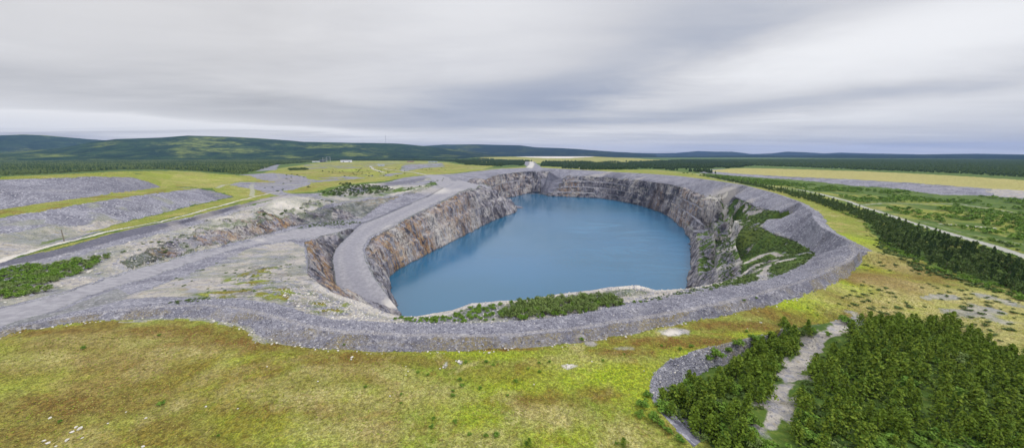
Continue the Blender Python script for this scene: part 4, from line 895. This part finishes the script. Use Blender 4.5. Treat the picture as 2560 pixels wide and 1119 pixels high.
for px, py, h in ((1622,990,2.2),(1605,1015,3),(1600,1040,2),(1635,1050,2.6),(1650,1062,2.2),(1670,1080,1.8),(1700,1100,2),(1790,890,4),(1772,900,2.5),(1845,862,3.4),(1820,880,2.6),(1885,850,3.5),(2105,800,3.2),(2120,812,4),(2070,838,2.2),(2035,830,2.6),(2200,795,2.4),(2240,800,3),(2185,805,2)):
    c = cast(px, py); plant('alder', 'alder_bush', 'bush', 'green alder bush at the rim of the stony bank beside the pines', 'alder bushes on the stony bank', c[0], c[1], h, 1.2)
# trees in a long row beside the right hand road
PR_ = PX((2010,495),(2080,508),(2160,532),(2200,545),(2290,575),(2390,605),(2480,636),(2560,664),(2640,700),(2700,780),(2560,738),(2480,712),(2400,690),(2330,665),(2260,636),(2200,600),(2180,565),(2130,540),(2060,517))
Q = scatter(PR_, 4.4, .5, .95); Q = np.array([q for q in Q if inframe(*q)])
for x, y in Q[:230]: plant(random.choice(('birch', 'birch', 'spruce')), 'roadside_tree', 'tree', 'dark green tree in the long row beside the pale gravel road', 'trees along the gravel road', x, y, random.uniform(4.5, 7.5), random.uniform(.7, .95))
stuff('roadside_thicket', 'farther trees of the long row beside the gravel road', M_LOW, Q[230:], BM+CL, (4.5, 7.5), (.6, .9))
Q = scatter(PX((1755,436),(1880,462),(1960,476),(2040,492),(2080,508),(2140,532),(2120,527),(2060,512),(1990,496),(1960,485),(1900,470),(1800,450)), 7)
stuff('hedge_of_trees', 'thin row of dark trees beyond the far rim', M_LOW, Q, BM+CL, (5, 8), (.6, .9))
# scrub of the right hand flats
Q = scatter(PX((1700,432),(1860,444),(2100,469),(2240,475),(2352,490),(2470,493),(2700,505),(2760,660),(2480,606),(2300,558),(2180,522),(2080,490),(1950,467),(1850,455)), 7.5)
Q = patchy(Q, 45, -.12); Q = Q[np.min([dist_line(RW[k], Q) for k in ('right', 'spur', 'spur2', 'spur3')], 0) > 8]
stuff('flats_thicket', 'patches of green thicket between the gravel roads', M_ALD, Q, BM+BL, (2.5, 6), (1.0, 1.7))
Q = scatter(PX((2200,545),(2420,540),(2700,560),(2700,760),(2560,700),(2400,640)), 6); Q = patchy(Q, 30, .05); Q = Q[np.min([dist_line(RW[k], Q) for k in ('right', 'spur', 'spur2', 'spur3')], 0) > 6]
stuff('verge_thicket', 'low thicket on the verges of the gravel roads', M_LOW, Q, BL, (1.5, 3), (1.2, 2))
Q = scatter(PX((2190,600),(2260,640),(2400,694),(2560,742),(2700,800),(2560,752),(2420,712),(2330,690),(2250,655),(2195,625)), 2.6)
stuff('low_thicket', 'low green thicket in front of the row of trees', M_LOW, Q, BL, (.9, 2.0), (1.4, 2.2))
Q = scatter(PX((2060,512),(2160,560),(2200,612),(2280,655),(2400,700),(2560,755),(2640,780),(2560,740),(2480,712),(2330,664),(2200,598),(2150,545)), 3.2, .5, .8); Q = np.vstack([Q, scatter(PX((2160,520),(2290,562),(2480,622),(2640,680),(2640,700),(2480,640),(2290,580),(2180,542)), 4, .5, .7)])
Q = patchy(Q, 14, -.1); Q = Q[dist_line(RW['right'], Q) > 5]
stuff('ragged_edge_scrub', 'ragged low scrub along both edges of the row of trees', M_ALD, Q, BM, (1.2, 3.4), (1.1, 1.8))
# shrubs dotted over the dry ground to the right
Q = scatter(PX((2160,560),(2230,625),(2330,675),(2440,720),(2600,770),(2700,900),(2560,880),(2440,840),(2330,790),(2200,790),(2080,770),(2150,690),(2170,620)), 4.2, .5, .8)
Q = patchy(Q, 18, -.05); Q = np.array([q for q in Q if inframe(*q)])
for x, y in Q[:230]: plant('low', 'low_shrub', 'shrub', 'small dark shrub dotted on the dry yellow ground right of the berm', 'small shrubs on the dry ground', x, y, random.uniform(.7, 1.7), random.uniform(1.3, 1.9), parts=False)
# small shrubs in the near meadow
for px, py in ((1003,985),(1003,1008),(1045,930),(1070,938),(1150,950),(1155,965),(1132,978),(1132,990),(1085,1048),(1138,1057),(1080,1066),(1175,1087),(1215,1092),(1241,1090),(1232,912),(1165,905),(1215,905),(1288,954),(1347,908),(1507,903),(1374,905),(1350,930),(1560,887),(1455,848),(1655,865),(1700,872),(1865,830),(1890,745),(1860,752),(1540,1110),(1320,1108),(915,968),(405,1010),(150,1055),(860,862),(1320,922),(1200,972),(1270,988),(545,1090),(210,872),(1730,866),(2045,788),(2020,770),(1950,812),(400,838)):
    c = cast(px, py); plant('alder', 'meadow_shrub', 'shrub', 'small green shrub standing alone in the near meadow', 'small shrubs in the near meadow', c[0], c[1], random.uniform(.8, 1.5), random.uniform(.9, 1.3), parts=False)
for px, py in ((1322,1112),(1557,1112)):
    c = cast(px, py); plant('pine', 'meadow_pine', 'pine tree', 'tiny round pine at the very front of the meadow', 'tiny pines at the front of the meadow', c[0], c[1], 1.8, 1.5)
# bushes on the near lip of the pit
Q = scatter(PX((1244,800),(1250,780),(1290,765),(1350,752),(1440,746),(1540,742),(1556,762),(1450,783),(1330,798)), 2.1, .5, .85)
for x, y in Q[:190]:
    c = random.random(); plant('willow' if c < .6 else 'alder', 'lip_bush', 'bush', 'bushy green willow crowding the near lip of the pit behind the berm', 'bushes on the near lip of the pit', x, y, random.uniform(2.2, 4.8)*(1.1 if c < .6 else .7), random.uniform(.8, 1.1))
Q = scatter(PX((960,800),(1030,790),(1080,795),(1180,768),(1240,762),(1240,802),(1100,808),(1000,804)), 2.3, .5, .7)
for x, y in Q[:90]: plant('alder', 'lip_shrub', 'shrub', 'small bright green shrub on the pale rock of the near lip', 'small shrubs on the pale near lip', x, y, random.uniform(.8, 2.2), random.uniform(1, 1.6), parts=False)
for px, py, h in ((1200,772,3.6),(1195,778,2.6),(1212,775,2.4),(1068,800,2.6),(1090,803,2.2),(1250,764,2.5),(1278,760,2.6),(1600,757,1.6),(1585,755,1.4)):
    c = cast(px, py); plant('alder', 'rim_alder', 'bush', 'taller bright green alder on the rocky edge above the lake', 'taller alders above the lake', c[0], c[1], h, 1.0)
# bushes in the left hollow
Q = scatter(PX((-120,770),(-120,700),(0,672),(110,655),(200,632),(265,622),(282,642),(235,668),(180,690),(130,708),(120,730),(40,742)), 3.3, .5, .95)
Q = np.array([q for q in Q if inframe(*q)])
for x, y in Q[:170]: plant('willow' if random.random() < .35 else 'alder', 'hollow_bush', 'bush', 'dense green bush in the hollow left of the upper haul road', 'bushes in the left hollow', x, y, random.uniform(2.2, 4.4), random.uniform(1.0, 1.3))
Q = scatter(PX((280,640),(330,600),(420,580),(500,560),(640,520),(700,505),(660,560),(560,590),(440,630),(320,665)), 6, .5, .6); Q = patchy(Q, 20, .08)
for x, y in Q[:90]: plant('low', 'ledge_shrub', 'shrub', 'low green shrub on the pale ground above the left rock outcrop', 'low shrubs above the left outcrop', x, y, random.uniform(.9, 1.8), random.uniform(1.5, 2.4), parts=False)
Q = scatter(PX((380,722),(470,672),(620,640),(740,625),(760,690),(840,745),(720,745),(560,730),(500,742)), 5.5, .5, .5); Q = patchy(Q, 14, .12)
for x, y in Q[:90]: plant('low', 'apron_shrub', 'shrub', 'small shrub on the bare apron between haul road and berm', 'small shrubs on the bare apron', x, y, random.uniform(.5, 1.2), random.uniform(1.5, 2.4), parts=False)
Q = scatter(PX((425,757),(470,748),(530,745),(525,750),(440,760)), 2)
for x, y in Q[:40]: plant('low', 'berm_shrub', 'shrub', 'low green shrub in the row against the back of the left berm', 'low shrubs behind the left berm', x, y, random.uniform(.7, 1.2), 1.5, parts=False)
# bushes of the plateau behind the ramp
Q = np.vstack([scatter(PX((800,484),(840,470),(900,462),(960,466),(990,476),(930,486),(860,492)), 7, .5, .9), scatter(PX((980,480),(1050,462),(1110,446),(1120,450),(1060,470),(1010,484)), 13, .5, .45), scatter(PX((846,462),(870,456),(880,462),(860,468)), 9), scatter(PX((640,560),(700,530),(780,500),(840,494),(830,510),(740,540)), 12, .5, .5)])
for x, y in Q[:240]: plant('birch', 'plateau_bush', 'bush', 'dark green bush on the bare plateau above the ramp', 'bushes on the plateau', x, y, random.uniform(2.5, 5.5), random.uniform(1, 1.5), parts=False)
for x, y in np.vstack([scatter(PX((720,423),(740,418),(770,418),(772,425),(722,427)), 9, .5, .9), scatter(PX((782,419),(800,414),(836,413),(842,420),(800,424)), 9, .5, .9)])[:110]: plant('birch', 'terrace_tree', 'tree', 'dark green tree in the two clumps on the grassy terrace before the mill', 'tree clumps on the mill terrace', x, y, random.uniform(6, 11), random.uniform(.8, 1.2), parts=False)
Q = scatter(PX((640,470),(700,440),(860,420),(1100,412),(1200,418),(1060,436),(900,456),(780,470),(680,484)), 34, .5, .6)
for x, y in patchy(Q, 90, -.05)[:110]: plant('birch', 'plateau_shrub', 'shrub', 'lone dark shrub on the wide grass of the plateau', 'lone shrubs on the plateau grass', x, y, random.uniform(2, 5), random.uniform(1, 1.5), parts=False)
Q = scatter(PX((740,572),(780,560),(840,552),(905,553),(900,560),(860,562),(790,566)), 4)
stuff('ditch_grass', 'green growth along the ditch beside the haul road', M_LOW, Q, BL, (.8, 1.6), (2, 3))
# shrub cover of the east wall
EW = EWP; _ = PX((1823,544),(1808,510),(1800,500),(1840,497),(1866,506),(1900,524),(1949,530),(1985,522),(1914,550),(1904,568),(1941,586),(1990,604),(2006,612),(2040,634),(2008,660),(1968,678),(1922,698),(1860,706),(1780,718),(1740,722),(1790,712),(1858,692),(1853,651),(1838,611),(1840,586),(1861,563))
Q = scatter(EW, 2.8); Q = Q[fbm(np.c_[Q, [ground(*q) for q in Q]]+3, 1/14, 4) > -.24]; ES = np.array(EWS); Q = Q[np.array([np.min(np.hypot(*(ES-q).T)) for q in Q]) > 4.5]; Q = Q[np.hypot(*(Q-np.array(cast(1990,655)[:2])).T) > 6]
stuff('slope_shrubs', 'low green shrubs covering the east slope of the pit', M_LOW, Q, BL, (.9, 2.0), (1.7, 2.6))
Q = np.vstack([scatter(PX((1795,560),(1826,578),(1832,612),(1843,652),(1848,700),(1808,700),(1800,650),(1795,600)), 3.4), scatter(PX((1755,600),(1780,600),(1785,660),(1783,700),(1755,700)), 3.6, .5, .8), scatter(PX((1740,485),(1800,490),(1830,505),(1790,515),(1745,500)), 6, .5, .7), scatter(PX((1735,512),(1790,560),(1800,600),(1770,560),(1740,530)), 6, .5, .5)])
Q = patchy(Q, 12, -.22)
stuff('bench_shrubs', 'shrubs growing along the benches of the east wall', M_LOW, Q, BL, (1, 2.2), (1.5, 2.4))
Q = scatter(PX((1730,722),(1850,703),(1920,690),(1860,712),(1740,732),(1600,758),(1560,756)), 2.6, .5, .6)
stuff('rim_growth', 'green growth behind the berm at the right', M_LOW, Q, BL, (.5, 1.3), (1.6, 2.4))
# distant woods
SANDS = [cast(*p) for p in ((1210,407),(1290,409),(1380,412),(1450,411),(1520,411),(1560,406),(1440,419),(1600,404))]
def forest(nm, lb, poly, sp, hr, m, gens, lo=-.2, s_=160):
    Q = scatter(poly, sp); Q = patchy(Q, s_, lo) if lo > -1 else Q
    for b_ in SANDS: Q = Q[np.hypot(Q[:, 0]-b_[0], (Q[:, 1]-b_[1])*.7) > 42]
    stuff(nm, lb, m, Q, gens, hr, (.8, 1.3))
M_FAR = leaf_mat('distant_wood', (.028, .065, .014), (.05, .09, .02), (.085, .13, .03))
M_FARL = leaf_mat('distant_birch_wood', (.06, .10, .02), (.09, .13, .03), (.13, .17, .045))
forest('west_wood', 'mixed wood beyond the left waste dumps', PX((-400,436),(0,440),(150,434),(300,425),(400,424),(500,428),(600,437),(650,425),(690,412),(800,404),(700,400),(300,401),(-400,404)), 15, (7, 13), M_FARL, CN, -1)
forest('west_spruces', 'dark spruce stands in the left wood', PX((-400,434),(0,436),(150,432),(300,424),(400,423),(500,427),(600,436),(650,425),(690,412),(800,404),(600,400),(-400,402)), 15, (9, 15), M_DARK, CN, .08, 150)
forest('mill_wood', 'dark forest behind the mill terrace', PX((640,402),(1000,402),(1110,403),(1160,410),(1250,414),(1330,404),(1250,400),(1170,398),(900,398),(640,398)), 26, (10, 18), M_DARK, CN, -.5)
forest('north_wood', 'dark forest beyond the far rim', PX((1160,412),(1250,416),(1308,414),(1312,406),(1250,402),(1170,402)), 13, (9, 15), M_DARK, CN, -.12, 90)
forest('north_wood', 'dark forest beyond the far rim', PX((1352,409),(1360,405),(1500,406),(1640,404),(1700,402),(1830,405),(1900,412),(1840,420),(1750,424),(1790,434),(1640,423),(1540,424),(1480,425),(1400,421),(1352,416)), 13, (9, 15), M_DARK, CN, -.16, 90)
forest('east_wood', 'wide dark forest beyond the right waste dump', PX((1690,400),(1850,404),(1880,414),(2000,418),(2133,424),(2270,429),(2407,435),(2560,444),(2900,465),(3000,420),(2700,402),(2200,399)), 19, (9, 15), M_FAR, CN, -.9)
# ------------------------------------------------------------------ stones and tufts
def stone(r, n=12):
    import itertools
    ph = (1+5**.5)/2; v = np.array([(-1,ph,0),(1,ph,0),(-1,-ph,0),(1,-ph,0),(0,-1,ph),(0,1,ph),(0,-1,-ph),(0,1,-ph),(ph,0,-1),(ph,0,1),(-ph,0,-1),(-ph,0,1)], float)/1.9
    f = np.array([(0,11,5),(0,5,1),(0,1,7),(0,7,10),(0,10,11),(1,5,9),(5,11,4),(11,10,2),(10,7,6),(7,1,8),(3,9,4),(3,4,2),(3,2,6),(3,6,8),(3,8,9),(4,9,5),(2,4,11),(6,2,10),(8,6,7),(9,8,1)])
    v = v*r.uniform(.65, 1.2, (12, 1))*np.array([1, r.uniform(.6, .95), r.uniform(.45, .8)]); return v*.5, f
ST = [stone(rr) for _ in range(8)]
M_STW = plain('pale_stone', (.60, .57, .52)); M_STG = plain('grey_stone', (.30, .30, .35)); M_STD = plain('dark_stone', (.13, .13, .17))
stm = []
for i, (v, f) in enumerate(ST):
    me = npmesh('boulder', v, f); me.materials.append(M_STW); stm.append(me)
def boulder(x, y, s, label, group):
    o = bpy.data.objects.new('boulder', random.choice(stm)); COL.objects.link(o); o.location = (x, y, ground(x, y)+.12*s); o.rotation_euler = (random.uniform(-.3, .3), random.uniform(-.3, .3), random.uniform(0, 6.28)); o.scale = (s, s, s)
    o['label'] = label; o['category'] = 'boulder'; o['group'] = group
fo = resamp(L['foot'], 700)
for i in range(len(fo)):
    x, y, _ = fo[i]; r_ = math.hypot(x, y)
    if not inframe(x, y): continue
    dens = .33 if x < 40 else .12
    if x < 5 and random.random() < .25: dens = .5
    if random.random() < dens*.7: boulder(x+random.uniform(-.8, .8), y+random.uniform(-1.6, .5), random.uniform(.35, 1.1), 'pale boulder in the line between the near meadow and the grey berm', 'pale boulders at the foot of the berm')
for px, py, s in ((1147,903,1.3),(1152,906,.9),(1140,901,.7),(880,893,1.3),(878,898,.8),(1108,918,.9),(1114,913,.6),(1100,921,.6),(1043,799,.8),(975,988,.5),(1262,870,1),(795,953,.6),(668,917,.6),(1015,915,.5),(1020,927,.5),(1015,937,.4),(930,923,.3),(358,1115,.8),(200,1072,1.2),(190,1068,.9),(180,1080,.9),(120,1108,.9),(110,1102,.8),(140,1115,.6),(167,1100,1),(205,1095,.7),(515,1018,.7),(595,1022,.6),(365,1045,.6),(315,1030,.5),(270,1058,.6),(125,1045,.7),(1418,912,1),(1430,918,.7),(1480,903,.7),(1335,960,.5),(1610,928,.5),(1902,807,1),(1868,822,.6),(1690,835,1)):
    c = cast(px, py); boulder(c[0], c[1], s, 'pale loose rock lying in the grass of the near meadow', 'loose rocks in the near meadow')
def stones(name, label, m, poly, sp, hr, dens=1, maxd=None):
    Q = scatter(poly, sp, .5, dens); vs, fs, o = [], [], 0
    for i, (x, y) in enumerate(Q):
        v, f = ST[i % 8]; s = random.uniform(*hr)*(1 if random.random() < .93 else 1.8); a = random.uniform(0, 6.28); c, q = math.cos(a)*s, math.sin(a)*s
        u = np.stack([v[:, 0]*c-v[:, 1]*q+x, v[:, 0]*q+v[:, 1]*c+y, v[:, 2]*s+ground(x, y)+.1*s], 1); vs.append(u); fs.append(f+o); o += 12
    link(name, npmesh(name, np.vstack(vs), np.vstack(fs)), m, kind='stuff', label=label)
BERM = L['foot'][2:]+[L['outer'][0]]+L['toeR'][:1]+L['toe'][::-1]+PX((380,760),(200,778),(0,820))
stones('berm_rubble', 'coarse grey rubble on the berm', M_STG, BERM, .85, (.22, .6), .8); stones('dark_rubble', 'dark broken rock on the berm', M_STD, BERM, 1.2, (.22, .6), .7)
stones('pale_rubble', 'scattered pale stones on the berm', M_STW, BERM, 2.6, (.15, .42), .7)
BK = L['bankT'][2:11]+L['bankB'][2:11][::-1]
stones('bank_rubble', 'coarse rubble of the stony bank by the pines', M_STG, BK, .55, (.25, .7)); stones('bank_pale_rubble', 'pale rubble of the stony bank by the pines', M_STW, BK, 1.3, (.2, .6)); stones('bank_dark_rubble', 'dark rubble of the stony bank by the pines', M_STD, BK, 1.0, (.2, .6))
LIP = L['lip'][3:]+PX((1850,706),(1740,725),(1640,747),(1560,762),(1450,785),(1330,801),(1230,808),(1100,810),(950,806),(830,798),(720,760),(700,720))
stones('lip_rubble', 'pale broken rock on the near lip of the pit', M_STW, LIP, 1.9, (.3, 1.1), .6); stones('lip_dark_rubble', 'grey broken rock on the near lip of the pit', M_STG, LIP, 1.7, (.3, 1.0), .6)
AP = PX((0,700),(300,610),(540,545),(700,497),(830,500),(740,545),(629,595),(301,680),(0,765))
stones('apron_rubble', 'loose rock over the left outcrop', M_STG, AP, 3.4, (.5, 1.6), .5); stones('apron_pale_rubble', 'pale loose rock over the left outcrop', M_STW, AP, 4.2, (.5, 1.5), .5)
def tufts():
    m, t, b = mat('grass_tuft'); P = t.new('ShaderNodeNewGeometry').outputs['Position']
    c = t.mix(t.sm(t.noise(P, .25, 4, .6), .4, .6), (.27, .26, .05), (.22, .27, .03)); c = t.mix(t.sm(t.noise(P, 1.5, 3, .6), .5, .65), c, (.36, .30, .11)); pass
    t.l.new(c, b.inputs['Base Color']); b.inputs['Roughness'].default_value = .9; b.inputs['Specular IOR Level'].default_value = .1
    Q = scatter([(-130, 28), (150, 28), (190, 90), (170, 150), (60, 106), (0, 97), (-60, 101), (-100, 115), (-170, 100), (-180, 60)], .80, .6)
    Q = Q[inside(np.array([(-400, 0, 0), (400, 0, 0)]+[(230, 180, 0)]+L['foot'][::-1]), Q)]; Q = Q[~inside(np.array(L['bankT']+[(300, 0, 0)]), Q)]
    Q = np.array([q for q in Q if inframe(q[0], q[1], 0, 30)]); n = len(Q)
    Z = np.array([ground(*q) for q in Q]); h = rng.uniform(.06, .22, n); w = rng.uniform(.10, .30, n)
    vs, fs = [], []
    for k in range(3):
        a = rng.uniform(0, 6.28, n); lean = rng.normal(0, .22, (n, 2)); c = np.stack([Q[:, 0]+rng.normal(0, .12, n), Q[:, 1]+rng.normal(0, .12, n), Z-.03], 1)
        d = np.stack([np.cos(a)*w, np.sin(a)*w, 0*a], 1); tp = c+np.stack([lean[:, 0], lean[:, 1], h], 1)
        vs.append(np.stack([c-d, c+d, tp], 1).reshape(-1, 3)); fs.append(np.arange(3*n).reshape(n, 3)+k*3*n)
    link('grass_tufts', npmesh('grass_tufts', np.vstack(vs), np.vstack(fs)), m, kind='stuff', label='tufted yellow green grass of the near meadow'); print('tufts', n)
tufts()
# ------------------------------------------------------------------ buildings, pole, mast
def boxes(L_):
    v, f = [], []
    for (x0, x1, y0, y1, z0, z1) in L_:
        o = len(v); v += [(x, y, z) for x in (x0, x1) for y in (y0, y1) for z in (z0, z1)]
        f += [tuple(o+i for i in q) for q in ((0, 1, 3, 2), (4, 6, 7, 5), (0, 4, 5, 1), (2, 3, 7, 6), (0, 2, 6, 4), (1, 5, 7, 3))]
    return np.array(v, float), np.array(f)
M_WH = plain('white_cladding', (.78, .79, .82), .5); M_RF = plain('grey_roof', (.42, .43, .46), .5); M_BL = plain('pale_blue_cladding', (.50, .56, .68), .5); M_DK = plain('dark_cladding', (.08, .09, .13), .5); M_RD = plain('faded_red_cladding', (.34, .10, .09), .6); M_GL = plain('window_dark', (.03, .04, .06), .2); M_ST = plain('steel', (.40, .42, .46), .5, .6); M_WD = plain('weathered_wood', (.20, .17, .13))
def building(px, py, w, dp, h, name, label, wm, rm, roof='gable', doors=2, wins=6):
    c = cast(px, py); e = bpy.data.objects.new(name, None); COL.objects.link(e); zg = ground(c[0], c[1])
    e.location = (c[0], c[1], zg-.3); e.rotation_euler = (0, 0, -math.atan2(c[0], c[1])); e['label'] = label; e['category'] = 'building'
    link('wall', npmesh('wall', *boxes([(-w/2, w/2, 0, dp, 0, h)])), wm, e)
    rh = h*.28
    if roof == 'gable':
        X = w/2+.8; v = [(-X, -.8, h+.02), (X, -.8, h+.02), (X, dp/2, h+rh), (-X, dp/2, h+rh), (X, dp+.8, h+.02), (-X, dp+.8, h+.02)]
        link('roof', npmesh('roof', v, [(0, 1, 2, 3), (3, 2, 4, 5), (0, 3, 5, 5), (1, 4, 2, 2)] if False else [(0, 1, 2, 3), (3, 2, 4, 5), (0, 5, 4, 1)]), rm, e)
        g_ = np.array([(-w/2, 0, h), (-w/2, dp, h), (-w/2, dp/2, h+rh*.93), (w/2, 0, h), (w/2, dp, h), (w/2, dp/2, h+rh*.93)]); link('gable', npmesh('gable', g_, [(0, 1, 2), (3, 5, 4)]), wm, e)
    else: link('roof', npmesh('roof', *boxes([(-w/2-.5, w/2+.5, -.5, dp+.5, h+.02, h+.9)])), rm, e)
    for i in range(doors): x = -w/2+w*(i+.5)/doors; link('door', npmesh('door', *boxes([(x-w*.04, x+w*.04, -.25, -.02, .1, h*.62)])), M_DK, e)
    for i in range(wins):
        x = -w/2+w*(i+1)/(wins+1); link('window', npmesh('window', *boxes([(x-w*.018, x+w*.018, -.22, -.02, h*.66, h*.84)])), M_GL, e)
    return e
building(866, 405.5, 78, 40, 12, 'mill_building', 'large white gabled building on the far mill terrace', M_WH, M_RF)
building(953, 415.5, 30, 14, 8, 'storage_shed', 'small pale blue shed on the grassy terrace before the mill', M_BL, M_WH, 'flat', 1, 2)
building(1082, 406.5, 62, 20, 8, 'core_shed', 'long low pale blue building on the bare rise', M_BL, M_WH, 'flat', 3, 5)
building(1026, 404.8, 52, 18, 6, 'red_shed', 'long low faded red building left of the pale blue one', M_RD, M_RF, 'flat', 2, 4)
building(806, 405, 44, 24, 15, 'transformer_house', 'dark block at the foot of the steel switchyard frames', M_DK, M_RF, 'flat', 1, 3)
building(790, 405.5, 50, 20, 7, 'pump_house', 'low white hall left of the dark block', M_WH, M_RF, 'gable', 1, 3)
building(291, 399.5, 120, 40, 16, 'west_hall', 'white hall at the left end of the far row in the west wood', M_WH, M_WH, 'gable', 3, 8)
building(336, 399.5, 190, 40, 13, 'long_hall', 'very long low white hall in the west wood', M_WH, M_WH, 'gable', 5, 12)
def lattice(px, py, h, w, name, label, cat):
    c = cast(px, py); e = bpy.data.objects.new(name, None); COL.objects.link(e); e.location = (c[0], c[1], ground(c[0], c[1])); e['label'] = label; e['category'] = cat; return e
for i, (px, h) in enumerate(((812, 34), (822, 40))):
    e = lattice(px, 405.5, h, 20, 'switchyard_frame', ('shorter' if i == 0 else 'taller')+' steel portal frame of the switchyard by the dark block', 'steel frame')
    for sx in (-12, 12): link('column', npmesh('column', *boxes([(sx-.9, sx+.9, -1.4, 1.4, -1, h)])), M_ST, e)
    for k in (.45, .72, 1.0): link('beam', npmesh('beam', *boxes([(-16, 16, -.7, .7, h*k-1.8, h*k-.2)])), M_ST, e)
for px, py, dz_ in ((161, 604, 8.5),):
    c = cast(px, py); e = bpy.data.objects.new('utility_pole', None); COL.objects.link(e); e.location = (c[0], c[1], ground(c[0], c[1])); e['label'] = 'lone weathered wooden pole beside the white track at the left'; e['category'] = 'pole'
    an = np.arange(8)*math.pi/4; v = [(r_*math.cos(a), r_*math.sin(a), z) for z, r_ in ((-.5, .28), (dz_, .2)) for a in an]
    link('post', npmesh('post', v, [(i, (i+1) % 8, 8+(i+1) % 8, 8+i) for i in range(8)]), M_WD, e); link('cap', npmesh('cap', *boxes([(-.26, .26, -.26, .26, dz_, dz_+.15)])), M_ST, e)
q = UD(965, 362, 6500); e = bpy.data.objects.new('radio_mast', None); COL.objects.link(e); e.location = (q[0], q[1], q[2]-30); e['label'] = 'tall thin radio mast on the wooded ridge'; e['category'] = 'mast'
link('shaft', npmesh('shaft', *boxes([(-1.6, 1.6, -1.6, 1.6, 0, 190)])), M_ST, e); link('antenna', npmesh('antenna', *boxes([(-.7, .7, -.7, .7, 190.02, 215)])), M_WH, e)
print('all', CNT, time.time()-T00)
